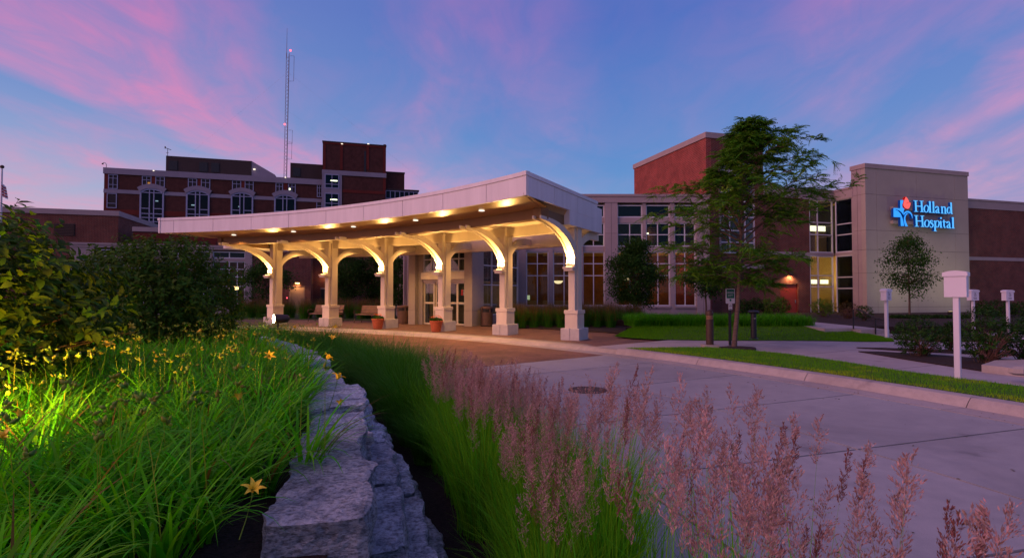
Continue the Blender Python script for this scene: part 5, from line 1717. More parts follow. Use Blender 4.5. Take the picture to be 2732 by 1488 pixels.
def lot_sign():
    D = 16.2
    pb = at(1949, 905, D)
    t = empty('parking_lot_sign', (pb.x, D, .12), R(6), 'green and white GREEN LOT sign on a black post behind the tree trunk', 'sign')
    zz = lambda y: at(1949, y, D).z - .12
    w = 12.5 * D / F
    MB().box(-.03, .03, 0, .06, -.1, zz(772)).build('post', M['black'], t)
    m = MB()
    def rrect(x0, x1, z0, z1, r_):
        out = []
        for cx_, cz_, a0 in ((x1 - r_, z1 - r_, 0), (x0 + r_, z1 - r_, 90), (x0 + r_, z0 + r_, 180), (x1 - r_, z0 + r_, 270)):
            for k in range(5):
                a = R(a0 + 22.5 * k)
                out.append((cx_ + r_ * math.cos(a), cz_ + r_ * math.sin(a)))
        return out
    z0, z1 = zz(809.5), zz(770)
    MB().extrude_xz(rrect(-w, w, z0, z1, .025), -.02, -.004).build('sign_plate', M['white_sign'], t)
    MB().extrude_xz(rrect(-w + .02, w - .02, zz(795.5), z1 - .02, .012), -.023, -.0205).build('green_field', M['green_sign'], t)
    bx(t, 'green_square', M['green_sign'], -.028, .028, -.023, -.0205, zz(803), zz(797.5))
    bx(t, 'mark', M['ink'], -.008, .008, -.023, -.0205, zz(805), zz(804.3))
    txt(t, 'GREEN', 0, zz(780.5), .078, M['white_sign'], -.0245)
    txt(t, 'LOT', 0, zz(788), .078, M['white_sign'], -.0245)
    z0, z1 = zz(826), zz(810)
    MB().extrude_xz(rrect(-.055, .055, z0, z1, .01), -.02, -.004).build('small_plate', M['white_sign'], t)
    m = MB()
    zc = (z0 + z1) / 2 + .02
    for k in range(16):
        a, b = R(22.5 * k), R(22.5 * (k + 1))
        m.extrude_xz([(.035 * math.cos(a), zc + .035 * math.sin(a)), (.035 * math.cos(b), zc + .035 * math.sin(b)), (.027 * math.cos(b), zc + .027 * math.sin(b)), (.027 * math.cos(a), zc + .027 * math.sin(a))], -.023, -.0205)
    m.extrude_xz([(-.018, zc - .012), (.02, zc + .02), (.015, zc + .024), (-.022, zc - .006)], -.0232, -.0205)
    m.extrude_xz([(-.035, z0 + .012), (.035, z0 + .012), (.035, z0 + .03), (-.035, z0 + .03)], -.0233, -.0205)
    m.build('pictogram', M['ink'], t)
lot_sign()

# white post signs of the accessible parking
def post_sign(px, py, top, D, rz, label, front_icon, w=.30, side=.13, zb=.12, headh=None):
    pb = at(px, py, D)
    t = empty('post_sign', (pb.x, D, zb), rz, label, 'sign', 'white post signs by the parking bays')
    zt_ = at(px, top, D).z - zb
    hh = headh or .42
    pw = .045
    MB().cbox(-pw, pw, -pw, pw, -.1, zt_ - hh + .02, .008).build('post', M['white_sign'], t)
    MB().box(-w / 2, w / 2, -side / 2 - .03, side / 2 + .03, zt_ - hh, zt_ - .085).build('sign_box', M['white_sign'], t)
    n_ = 8
    cap = [(-w / 2 - .02, zt_ - .10), (w / 2 + .02, zt_ - .10)] + [((w / 2 + .02) * (1 - 2 * k / n_), zt_ - .035 + .035 * (1 - (1 - 2 * k / n_) ** 2)) for k in range(n_ + 1)]
    MB().extrude_xz(cap, -side / 2 - .05, side / 2 + .05).build('arched_cap', M['white_sign'], t)
    if front_icon:
        zc = zt_ - hh * .45
        y = -side / 2 - .034
        m = MB()
        def seg(a, b, wd):
            m.extrude_xz(stroke([a, b], wd), y - .001 * len(m.f) * .01, y + .003)
        s_ = w / .30
        for k in range(9):
            a0, a1 = R(150 + 26 * k), R(150 + 26 * (k + 1))
            seg((.035 * s_ * math.cos(a0) - .005, zc - .02 + .035 * s_ * math.sin(a0)), (.035 * s_ * math.cos(a1) - .005, zc - .02 + .035 * s_ * math.sin(a1)), .010)
        seg((-.012, zc + .055), (-.008, zc - .0), .014)
        seg((-.008, zc - .0), (.03, zc - .002), .012); seg((.03, zc - .002), (.045, zc - .045), .012)
        seg((-.010, zc + .03), (.022, zc + .028), .008)
        m.extrude_xz([(-.012 + .012 * math.cos(k * .785), zc + .072 + .012 * math.sin(k * .785)) for k in range(8)], y, y + .003)
        m.build('wheelchair_symbol', M['ink'], t)
        txt(t, 'RESERVED', 0, zt_ - hh + .105, .036, M['ink'], y - .001)
        txt(t, 'PARKING', 0, zt_ - hh + .06, .036, M['ink'], y - .001)
    return t
p = G(2556, 1009, .13)
post_sign(2556, 1009, 722, p.y, R(-52), 'tall white post sign with blank arched head standing on the grass edge', False, .32, .08, .13, .47)
p = G(2366, 904, .12)
post_sign(2366, 905, 770, p.y, R(28), 'white wheelchair parking sign in front of the wall tree by the steps', True, .30, .12, .10, .39)
post_sign(2597, 862, 772, 21.0, R(12), 'white wheelchair parking sign just right of the tall blank post', True, .36, .12, .15, .42)
post_sign(2690, 862, 773, 21.5, R(10), 'white wheelchair parking sign nearest the right edge over the shrubs', True, .36, .12, .15, .42)

# handrail by the steps
hr = empty('handrail', (sx0, sy, .2), 0, 'black tubular handrail rising beside the concrete steps', 'handrail')
pts = [(.02, .42, .18), (.02, .42, .86), (.14, .36, .88), (.48, -.05, .58), (.60, -.16, .55), (.74, -.30, .54), (.76, -.32, .34), (.50, -.07, .34)]
MB().tube(pts, .024, 8).build('top_rail', M['black'], hr)
MB().tube([(.48, -.05, -.02), (.48, -.05, .575)], .024, 8).build('post', M['black'], hr)

# landscape flood lamp among the lilies
def flood(loc, aim, label, energy, face=True):
    t = empty('garden_flood_lamp', loc, math.atan2(aim[1], aim[0]), label, 'garden lamp', 'garden flood lamps in the lily bed')
    MB().tube([(0, 0, -.5), (0, 0, -.08)], .02, 6).build('stake', M['black'], t)
    m = MB()
    m.tube([(-.24, 0, 0), (-.20, 0, 0), (-.06, 0, 0), (.09, 0, 0)], [.05, .085, .10, .105], 14)
    m.build('housing', M['bronze'], t)
    m = MB().tube([(.091, 0, 0), (.096, 0, 0)], [.092, .092], 14)
    m.build('lens', M['flood_face'] if face else M['warm_bulb'], t)
    lamp(t, (.12, 0, 0), energy, (1, .44, .04), .06, 'SPOT', (1, 0, .22), 150, .8)
    return t
flood(at(742, 850, 12.2), (-.80, -.60, 0), 'glowing garden flood lamp beside the first column, aimed across the lilies', 420)
flood(Vector((-2.85, 2.20, 1.04)), (-.30, .95, 0), 'garden flood lamp hidden in the lilies under the near left shrub', 620, False)
# wheel-stop stone at the right edge
m = MB().lathe([(.10, 0), (.16, .05), (.15, .14), (.07, .19)], 9)
ws = m.build('boulder', M['kerb']); ws.location = G(2730, 1000, .23); ws.scale = (1.5, .9, .8)
tag(ws, 'small pinkish stone on the parking kerb at the right edge', 'stone')

# ================================================================== vegetation
def blades(base, az, length, width, t0, t1, nseg=5, tint=None, curve=1.3, root=0.6):
    base = np.asarray(base, float); n_ = len(base)
    s = np.linspace(0, 1, nseg + 1)
    ang = t0[:, None] + (t1 - t0)[:, None] * s[None, :] ** curve
    ds = length[:, None] / nseg
    am = (ang[:, 1:] + ang[:, :-1]) / 2
    r_ = np.concatenate([np.zeros((n_, 1)), np.cumsum(np.sin(am) * ds, 1)], 1)
    z = np.concatenate([np.zeros((n_, 1)), np.cumsum(np.cos(am) * ds, 1)], 1)
    ca, sa = np.cos(az)[:, None], np.sin(az)[:, None]
    px = base[:, 0:1] + r_ * ca; py = base[:, 1:2] + r_ * sa; pz = base[:, 2:3] + z
    w = width[:, None] * np.minimum(1, root + s * 3)[None, :] * np.maximum(0.04, (1 - s ** 2.2))[None, :] / 2
    v = np.empty((n_, nseg + 1, 2, 3))
    v[:, :, 0, 0] = px - sa * w; v[:, :, 0, 1] = py + ca * w; v[:, :, 0, 2] = pz
    v[:, :, 1, 0] = px + sa * w; v[:, :, 1, 1] = py - ca * w; v[:, :, 1, 2] = pz
    idx = np.arange(n_ * (nseg + 1) * 2).reshape(n_, nseg + 1, 2)
    f = np.stack([idx[:, :-1, 0], idx[:, :-1, 1], idx[:, 1:, 1], idx[:, 1:, 0]], -1).reshape(-1, 4)
    if tint is None:
        tint = np.ones((n_, 3))
    c = np.repeat(tint[:, None, :], (nseg + 1) * 2, 1).reshape(-1, 3)
    return v.reshape(-1, 3), f, c
def tints(n_, lo=.6, hi=1.35, yel=.25):
    k = rng.uniform(lo, hi, n_)
    y = rng.normal(0, yel, n_)
    return np.stack([k * np.clip(1 + y, .5, 2.2), k, k * np.clip(1 - .4 * y, .4, 1.6)], 1)
class Acc:
    def __init__(s): s.v, s.f4, s.f3, s.c, s.n = [], [], [], [], 0
    def add(s, v, f, c):
        s.v.append(v); s.c.append(c)
        (s.f4 if f.shape[1] == 4 else s.f3).append(f + s.n)
        s.n += len(v)
    def mesh(s, name, mat, smooth=False):
        fs = []
        if s.f4: fs.append(np.concatenate(s.f4))
        if s.f3: fs.append(np.concatenate(s.f3))
        return np_mesh(name, np.concatenate(s.v), fs, mat, np.concatenate(s.c), smooth)
def octs(cent, axis, ln, rad, tint):
    n_ = len(cent)
    axis = axis / np.linalg.norm(axis, axis=1, keepdims=True)
    ref = np.where(np.abs(axis[:, 2:3]) < .9, np.array([[0, 0, 1.]]), np.array([[1., 0, 0]]))
    a = np.cross(axis, ref); a /= np.linalg.norm(a, axis=1, keepdims=True)
    b = np.cross(axis, a)
    L2 = (ln / 2)[:, None]; r_ = rad[:, None]
    v = np.stack([cent - axis * L2, cent + a * r_, cent + b * r_, cent - a * r_, cent - b * r_, cent + axis * L2], 1)
    o = (np.arange(n_) * 6)[:, None]
    tri = np.array([[0, 2, 1], [0, 3, 2], [0, 4, 3], [0, 1, 4], [5, 1, 2], [5, 2, 3], [5, 3, 4], [5, 4, 1]])
    f = (o[:, None, :] + tri[None]).reshape(-1, 3)
    return v.reshape(-1, 3), f, np.repeat(tint, 6, 0)
def leaves(cent, d, up, ln, wd, tint, near=True, fold=.25, curl=.2):
    d = d / np.linalg.norm(d, axis=1, keepdims=True)
    s = np.cross(d, up); s /= np.maximum(1e-6, np.linalg.norm(s, axis=1, keepdims=True))
    u = np.cross(s, d)
    l, w = ln[:, None], wd[:, None]
    n_ = len(cent)
    if near:
        b = cent; c1 = cent + d * l * .35 + u * (-curl * .0) * l; c2 = cent + d * l * .68 - u * curl * .3 * l; t = cent + d * l - u * curl * l
        L1 = c1 + s * w * .46 + u * fold * w * .5; R1 = c1 - s * w * .46 + u * fold * w * .5
        L2 = c2 + s * w * .40 + u * fold * w * .4; R2 = c2 - s * w * .40 + u * fold * w * .4
        v = np.stack([b, L1, c1, R1, L2, c2, R2, t], 1)
        o = (np.arange(n_) * 8)[:, None, None]
        f3 = (o + np.array([[0, 2, 1], [0, 3, 2], [4, 5, 7], [5, 6, 7]])[None]).reshape(-1, 3)
        f4 = (o + np.array([[1, 2, 5, 4], [2, 3, 6, 5]])[None]).reshape(-1, 4)
        return v.reshape(-1, 3), f3, f4, np.repeat(tint, 8, 0)
    v = np.stack([cent, cent + d * l * .5 + s * w * .5, cent + d * l - u * curl * l, cent + d * l * .5 - s * w * .5], 1)
    f4 = (np.arange(n_) * 4)[:, None] + np.array([[0, 1, 2, 3]])
    return v.reshape(-1, 3), np.zeros((0, 3), int), f4, np.repeat(tint, 4, 0)
def add_leaves(acc, *a, **k):
    v, f3, f4, c = leaves(*a, **k)
    if len(f3):
        acc.v.append(v); acc.c.append(c); acc.f3.append(f3 + acc.n); acc.f4.append(f4 + acc.n); acc.n += len(v)
    else:
        acc.add(v, f4, c)
def rdir(n_, up=0.0):
    d = rng.normal(0, 1, (n_, 3)); d[:, 2] += up
    return d / np.linalg.norm(d, axis=1, keepdims=True)

# ------------------------------------------------ daylily bed
SHRUBS = [(-5.05, 4.45, 1.3), (-5.75, 8.9, 1.1)]
pts = []
for gx in np.arange(-16, 0.6, .25):
    for gy in np.arange(.55, 17, .25):
        x, y = gx + rng.uniform(-.12, .12), gy + rng.uniform(-.12, .12)
        r_, t = math.hypot(x - CX, y - CY), math.degrees(math.atan2(y - CY, x - CX))
        ratio = x / y
        if r_ > (20.16 if y > 3 else 20.06) + .08 * math.sin(t * 2.1) or ratio < -1.12 or ratio > .1:
            continue
        if any(math.hypot(x - a, y - b) < c * .62 for a, b, c in SHRUBS):
            continue
        if r_ > 19.85 and t < 12.9 and y < 2.4:          # bare mulch beside the first stones
            continue
        if y > 7 and rng.random() < .25:
            continue
        pts.append((x, y))
acc = Acc(); bud = Acc()
def lily_tint(n_):
    t_ = tints(n_, .6, 1.3, .26)
    dead = rng.random(n_) < .035
    t_[dead] = np.array([2.2, .36, 5.0]) * rng.uniform(.5, 1.1, (dead.sum(), 1))
    return t_
for (x, y) in pts:
    near = y < 5
    n_ = int(rng.integers(48, 64)) if near else int(rng.integers(32, 44))
    b = np.zeros((n_, 3)); a = rng.uniform(0, 2 * math.pi, n_)
    b[:, 0] = x + np.cos(a) * rng.uniform(0, .07, n_); b[:, 1] = y + np.sin(a) * rng.uniform(0, .07, n_); b[:, 2] = bed_z(x, y) - .02
    a = a + rng.normal(0, .5, n_)
    if math.hypot(x - CX, y - CY) > 19.8:
        wall_az = math.atan2(y - CY, x - CX)
        sel = rng.random(n_) < .22
        a = np.where(sel, wall_az + rng.normal(0, .7, n_), a)
    big = rng.uniform(.85, 1.15)
    v, f, c = blades(b, a, rng.uniform(.36, .62, n_) * big, rng.uniform(.010, .023, n_) * (1.0 if near else 1.15), rng.uniform(.05, .5, n_), rng.uniform(1.0, 2.4, n_), 7 if near else 5, lily_tint(n_) * rng.uniform(.85, 1.15))
    acc.add(v, f, c)
    if rng.random() < (.8 if y > 2.2 else .45):
        for q in range(int(rng.integers(1, 3))):
            h = rng.uniform(.46, .64); a0 = rng.uniform(0, 6.28); tl = rng.uniform(.02, .28)
            b1 = np.array([[x + rng.normal(0, .05), y + rng.normal(0, .05), bed_z(x, y)]])
            v, f, c = blades(b1, np.array([a0]), np.array([h]), np.array([.006]), np.array([tl * .6]), np.array([tl * 1.3]), 3, np.array([[1.2, 1.1, .8]]), root=1)
            bud.add(v, f, c)
            tip = v[-2:].mean(0)
            nb = int(rng.integers(3, 8))
            d = rdir(nb, .9)
            sz = rng.uniform(.018, .046, nb)
            v, f, c = octs(tip + d * rng.uniform(.008, .034, (nb, 1)), d, sz, sz * .24, tints(nb, .7, 1.4, .25))
            bud.add(v, f, c)
db = obj('daylily_bed', acc.mesh('daylily_bed', LEAF['lily']))
tag(db, 'dense green arching daylily leaves filling the raised bed', 'daylilies', kind='stuff')
bb = obj('daylily_buds', bud.mesh('daylily_buds', LEAF['bud']))
tag(bb, 'pale green daylily buds on stalks scattered over the bed', 'buds', kind='stuff')

# open lily flowers
def petal_mesh():
    m = MB()
    n_ = 5
    for k in range(n_ + 1):
        s = k / n_
        y = .008 + .020 * s + .052 * s ** 2.4; z = .092 * s + .004 - .042 * s ** 3
        w = .0215 * math.sin(math.pi * min(1, s * .80 + .18)) ** .8 * (1 - .35 * s) + .0008
        m.v += [(-w, y, z + .004), (0, y, z), (w, y, z + .004)]
    for k in range(n_):
        for e in range(2):
            a = k * 3 + e
            m.f.append((a, a + 1, a + 4, a + 3)); m.m.append(0)
    return m.mesh('petal', FLOWER['yellow'], uv=False, smooth=True)
PET = petal_mesh()
STALK = MB().tube([(-.10, .03, -.34), (-.05, .02, -.2), (0, 0, -.03), (0, 0, .02)], [.004, .004, .004, .007], 5).mesh('stalk', FLOWER['stem'])
STAM = MB().tube([(0, 0, .01), (.004, .01, .05), (.002, .022, .075)], .0018, 4).mesh('stamen', FLOWER['pale'])
flw = [(640, 1066, 2.6, 'largest open yellow daylily in the middle of the near bed'), (673, 1311, 1.75, 'yellow daylily flower lowest in the bed, beside bare mulch'), (909, 1080, 3.4, 'yellow daylily leaning over the stone wall edge'),
       (717, 954, 4.6, 'yellow daylily flower in mid bed, left of the wall'), (870, 958, 5.0, 'lower yellow daylily of the pair near the far wall end'), (899, 1012, 4.1, 'small yellow daylily near the wall, under the pair'),
       (896, 875, 8.6, 'yellow daylily farthest along the wall edge'), (790, 875, 8.2, 'yellow daylily just in front of the glowing flood lamp'), (886, 905, 7.0, 'small yellow daylily between wall end and flood lamp'),
       (50, 1113, 2.5, 'yellow daylily at the left edge in warm lamp light'), (14, 1170, 2.1, 'large yellow daylily cut by the left picture edge'), (344, 874, 6.0, 'yellow daylily under the dark middle shrub'),
       (536, 888, 7.2, 'yellow daylily right of the middle shrub base'), (285, 925, 4.5, 'pale yellow daylily cluster bloom under the left shrub')]
for i, (px, py, D, lab) in enumerate(flw):
    q = at(px, py, D)
    t = empty('daylily_flower', q, random.uniform(0, 6.28), lab, 'flower', 'open yellow daylily flowers')
    t.rotation_euler = (0, 0, 0)
    tilt = Matrix.Rotation(random.uniform(0, 6.28), 4, 'Z') @ Matrix.Rotation(random.uniform(.4, 1.0), 4, 'X')
    sc = .46 if D < 4 else .68
    t.scale = (sc, sc, sc)
    for k in range(6):
        o = obj('petal', PET, t); o.matrix_local = tilt @ Matrix.Rotation(k * 1.047, 4, 'Z') @ Matrix.Rotation(random.uniform(-.12, .25), 4, 'X')
    for k in range(3):
        o = obj('stamen', STAM, t); o.matrix_local = tilt @ Matrix.Rotation(k * 2.1, 4, 'Z')
    o = obj('stalk', STALK, t)

# ------------------------------------------------ broad-leaved shrubs
def shrub(name, c, rad, ntw, per, ln, label, mat, near=True, base=None, lum=1.0, group=None, stems=14, zmin=None, aspect=.45, single=0):
    bz = base if base is not None else c[2] - rad[2]
    t = empty(name, (c[0], c[1], bz), 0, label, 'shrub', group)
    a = Acc()
    d = rdir(ntw, .15)
    off = rng.uniform(0, 50, 3)
    lump = np.array([mnoise.noise(Vector(q * 2.2 + off)) for q in d])
    rr = np.where(rng.random(ntw) < .7, rng.uniform(.86, 1.04, ntw), rng.uniform(.4, .9, ntw)) * (1 + .26 * lump)
    p = d * rr[:, None] * np.array(rad)
    p[:, 2] += c[2] - bz
    if zmin is not None:
        p[:, 2] = np.maximum(p[:, 2], zmin)
    tw = d * .8 + rng.normal(0, .35, (ntw, 3)); tw[:, 2] += .45
    tw /= np.linalg.norm(tw, axis=1, keepdims=True)
    L_ = ln * per * .28
    for k in range(per):
        s = (k + .5) / per
        pos = p + tw * (L_ * (s - .5))
        a0 = k * 2.4 + rng.uniform(0, 6.28, ntw)
        e1 = np.cross(tw, np.array([0, 0, 1.])); e1 /= np.maximum(1e-6, np.linalg.norm(e1, axis=1, keepdims=True)); e2 = np.cross(tw, e1)
        out = e1 * np.cos(a0)[:, None] + e2 * np.sin(a0)[:, None]
        dd = out * .9 + tw * .55; dd[:, 2] -= rng.uniform(.0, .45, ntw)
        upv = tw + rng.normal(0, .25, (ntw, 3)); upv[:, 2] += .5
        l_ = ln * rng.uniform(.7, 1.2, ntw)
        add_leaves(a, pos, dd, upv, l_, l_ * aspect * rng.uniform(.85, 1.15, ntw), tints(ntw, .55, 1.3, .22) * lum, near=near)
    cr = obj('foliage', a.mesh('foliage', mat), t)
    if single:                                             # the leaves that show largest, one by one
        cr['kind'] = 'stuff'
        var = []
        for k in range(6):
            v_, f3, f4, c_ = leaves(np.zeros((1, 3)), np.array([[0, 1., 0]]), np.array([[0, 0, 1.]]), np.array([1.]), np.array([aspect]), tints(1, .7, 1.25, .22), near=True)
            var.append(np_mesh('leaf', v_, [f3, f4], mat, c_))
        dist = np.hypot(p[:, 0] + c[0], p[:, 1] + c[1]) + .6 * np.abs((p[:, 0] + c[0]) / (p[:, 1] + c[1]) + .84)
        for k in np.argsort(dist)[:single // 5]:
            for j in range(5):
                q = Vector(p[k] + tw[k] * (L_ * (j / 4 - .4)))
                an = rng.uniform(0, 6.28)
                dd = (Vector((math.cos(an), math.sin(an), rng.uniform(-.5, .3))) + Vector(tw[k]) * .6).normalized()
                s_ = dd.cross(Vector(tw[k]) + Vector((0, 0, .6))).normalized(); u_ = s_.cross(dd)
                l1 = ln * rng.uniform(.9, 1.3)
                o = obj('leaf', var[int(rng.integers(6))], t)
                o.matrix_local = Matrix(((s_.x * l1, dd.x * l1, u_.x * l1, q.x), (s_.y * l1, dd.y * l1, u_.y * l1, q.y), (s_.z * l1, dd.z * l1, u_.z * l1, q.z), (0, 0, 0, 1)))
    m = MB()
    for k in rng.choice(ntw, min(ntw, stems * 5), replace=False):
        e = Vector(p[k] + tw[k] * L_ * .5)
        b0 = Vector((rng.normal(0, rad[0] * .12), rng.normal(0, rad[1] * .12), 0))
        mid_ = b0.lerp(e, .55) + Vector((0, 0, .12 * rad[2]))
        m.tube([b0, mid_, e], [.010 * rad[2] + .003, .005 * rad[2] + .002, .0015], 4, False)
    m.build('stems', M['bark'], t, uv=False)
    return t
M['bark'] = pmat('bark', (.085, .055, .042), .9, .4, 14, .6, 30, stretch=(1, 1, .35))
M['bark_pink'] = pmat('bark_locust', (.12, .078, .060), .85, .35, 10, .5, 40, stretch=(1, 1, 2.0))
M['twig_dry'] = pmat('dry_twig', (.19, .095, .07), .9, .3, 9)
shrub('broadleaf_shrub', (-5.0, 4.45, 1.45), (1.36, 1.25, .86), 1100, 13, .108, 'large near shrub with pointed leaves at the left edge, lamp lit below', LEAF['shrub'], base=.7, lum=.8, single=290)
shrub('broadleaf_shrub', (-5.78, 8.85, 1.50), (1.12, 1.2, .98), 2000, 12, .080, 'rounded dark green shrub in the middle of the lily bed', LEAF['shrub'], base=.72, lum=.85)
if False: shrub('broadleaf_shrub', (-9.6, 10.2, 1.2), (1.3, 1.2, .9), 260, 9, .09, 'shrub mostly hidden between the two big lily bed shrubs', LEAF['shrub'], base=.74, lum=.8)

# mulch-bed shrubs on the right
small = 'shrubs in the mulch beds and along walls'
def pix_shrub(px0, px1, ytop, ybase, z, label, lum=1.0, n_=260, per=8, ln=.05, mat='dark', near=False, dry=0, name='compact_shrub', D=None):
    xm = (px0 + px1) / 2
    if D is None:
        q = G(xm, ybase, z); D = q.y
    w = (px1 - px0) / 2 * D / F
    ztop = at(xm, ytop, D).z
    h = (ztop - z) / 2
    X_ = at(xm, 781, D).x
    s_ = shrub(name, (X_, D, z + h * 1.08), (w, w * .9, h * .95), n_, per, ln, label, LEAF[mat], near, z - .02, lum, small, 10, .05, .5)
    if dry:
        m = MB()
        for k in range(dry):
            a = random.uniform(-2.6, -.4)
            e = Vector((w * .95 * math.cos(a), w * .85 * math.sin(a) - .03, random.uniform(.3, 1.3) * h))
            b0 = Vector((random.uniform(-.05, .15), -.05, 0))
            mid_ = b0.lerp(e, .5) + Vector((0, -.05, .08))
            m.tube([b0, mid_, e], [.010, .007, .003], 4, False)
            for j in range(3):
                m.tube([mid_.lerp(e, .3 + .2 * j), mid_.lerp(e, .3 + .2 * j) + Vector((random.uniform(-.12, .12), random.uniform(-.1, .05), random.uniform(.05, .18)))], [.005, .002], 3, False)
        m.build('bare_twigs', M['twig_dry'], s_, uv=False)
    return s_
pix_shrub(2393, 2500, 850, 948, .115, 'rounded shrub with reddish stems left of the tall white post', 1.0, 420, 9, .055, dry=14)
pix_shrub(2562, 2682, 826, 966, .115, 'large shrub with bare twigs right of the tall white post', 1.0, 520, 9, .055, dry=26)
pix_shrub(2505, 2560, 862, 935, .115, 'shrub tucked behind the tall white post', .95, 260, 8, .055)
pix_shrub(2672, 2790, 848, 962, .115, 'shrub cut by the right picture edge', .95, 420, 9, .055)
pix_shrub(2600, 2700, 802, 862, .30, 'dark bush below the long brick wing, left of the last sign', .8, 300, 8, .09, D=29.5)
pix_shrub(2690, 2800, 806, 865, .30, 'dark bush below the long brick wing at the right edge', .8, 300, 8, .09, D=29.0)
for k, (a, b) in enumerate(((2376, 2412), (2412, 2450), (2450, 2487), (2487, 2524), (2524, 2562), (2562, 2600))):
    pix_shrub(a, b, 842, 868, .36, ['first', 'second', 'third', 'fourth', 'fifth', 'sixth'][k] + ' low clipped shrub from the steps in the row under the sign wall', .75, 200, 7, .07, D=27.5)
for k, (a, b, y) in enumerate(((1962, 1998, 800), (1994, 2032, 796), (2030, 2066, 798), (2064, 2105, 794))):
    pix_shrub(a, b, y, 842, .38, ['darkest bush of the four beside the red door, nearest the tree', 'second bush from the tree in the row beside the red door', 'third bush from the tree in the row beside the red door', 'brightest bush standing right against the red door'][k], 1.1 if k > 1 else .8, 240, 8, .08, mat='shrub' if k > 1 else 'dark', D=29.5)
pix_shrub(2168, 2222, 799, 838, .40, 'bright green bush in front of the lit corner windows', 1.3, 260, 8, .07, mat='shrub', D=29)
pix_shrub(2230, 2288, 806, 842, .40, 'reddish brown bush beside the corner glazing', .6, 160, 6, .06, mat='dry', dry=40, D=27)
pix_shrub(2284, 2325, 815, 852, .40, 'small green bush behind the black handrail', .9, 160, 7, .06, D=25)
pix_shrub(640, 720, 770, 815, .15, 'dark bush in front of the lobby pilaster', .7, 200, 7, .12, D=35)

# ------------------------------------------------ trees
def tree(name, base, h, cz, rad, nclump, per, ln, label, mat, tr=.05, lum=1.0, group=None, near=False, cl=.30, bark='bark', lean=(0, 0), sparse=None):
    t = empty(name, base, 0, label, 'tree', group)
    m = MB()
    top = Vector((lean[0], lean[1], h * .93))
    tp_ = [Vector((0, 0, -.1)), Vector((lean[0] * .2 + .02, 0, h * .25)), Vector((lean[0] * .5 - .02, lean[1] * .5, h * .55)), top]
    m.tube(tp_, [tr, tr * .8, tr * .5, tr * .1], 8)
    off = rng.uniform(0, 50, 3)
    a = Acc()
    per = int(per * 1.9)
    for k in range(nclump):
        d = rdir(1, .05)[0]
        r_ = rng.uniform(.45, 1.0) ** .6 * (1 + .3 * mnoise.noise(Vector(d * 2 + off)))
        q = np.array([lean[0] * .6, lean[1] * .6, cz]) + d * r_ * np.array(rad)
        if d[2] > 0:                                       # taper towards the top
            q[:2] *= 1 - .35 * d[2]
        zb = max(h * .18, min(q[2] - .25 * abs(q[0]), h * .8))
        b0 = Vector((lean[0] * zb / h, lean[1] * zb / h, zb))
        e = Vector(q)
        mid_ = b0.lerp(e, .5) + Vector((0, 0, .04 * h))
        m.tube([b0, mid_, e], [tr * .32, tr * .2, tr * .05], 4, False)
        pc = q + rng.normal(0, cl, (per, 3)) * np.array([1, 1, .62])
        dd = rdir(per, -.15); up = rdir(per, 1.2)
        l_ = ln * 1.3 * rng.uniform(.7, 1.25, per)
        add_leaves(a, pc, dd, up, l_, l_ * .5, tints(per, .55, 1.3, .2) * lum * rng.uniform(.8, 1.2), near=near)
    m.build('trunk', M[bark], t, uv=False)
    obj('crown', a.mesh('crown', mat), t)
    return t
tree('young_tree', (6.05, 27.0, .12), 4.25, 2.45, (1.2, 1.1, 1.75), 130, 75, .085, 'dense oval young tree in front of the glazed hall', LEAF['dark'], .05, .9, cl=.22)
tree('young_tree', (8.55, 24.0, .30), 2.9, 2.05, (1.05, 1.0, .7), 50, 45, .085, 'low spreading tree behind the GREEN LOT sign', LEAF['dark'], .05, .85, cl=.25)
tree('young_tree', (20.45, 28.0, .36), 4.65, 2.75, (1.08, 1.0, 1.75), 85, 38, .085, 'upright young tree standing before the sign wall', LEAF['dark'], .055, 1.1, cl=.24)
tree('young_tree', (-10.7, 36.0, .1), 4.7, 2.7, (1.1, 1.0, 1.9), 70, 60, .11, 'dark tree seen between second and third columns, left one', LEAF['dark'], .06, .8, cl=.28)
tree('young_tree', (-8.6, 36.5, .1), 4.9, 2.7, (1.3, 1.1, 2.0), 80, 60, .11, 'dark tree seen between second and third columns, right one', LEAF['dark'], .06, .8, cl=.28)
tree('young_tree', (-16.5, 36.5, .1), 4.0, 2.6, (1.5, 1.0, 1.2), 50, 50, .11, 'small loose tree beside the first column', LEAF['dark'], .05, 1.0, cl=.30)
tree('young_tree', (-6.9, 33.0, .1), 3.9, 2.3, (.75, .7, 1.5), 40, 50, .10, 'narrow tree against the glazed wing left of the doors', LEAF['dark'], .05, .9, cl=.22)

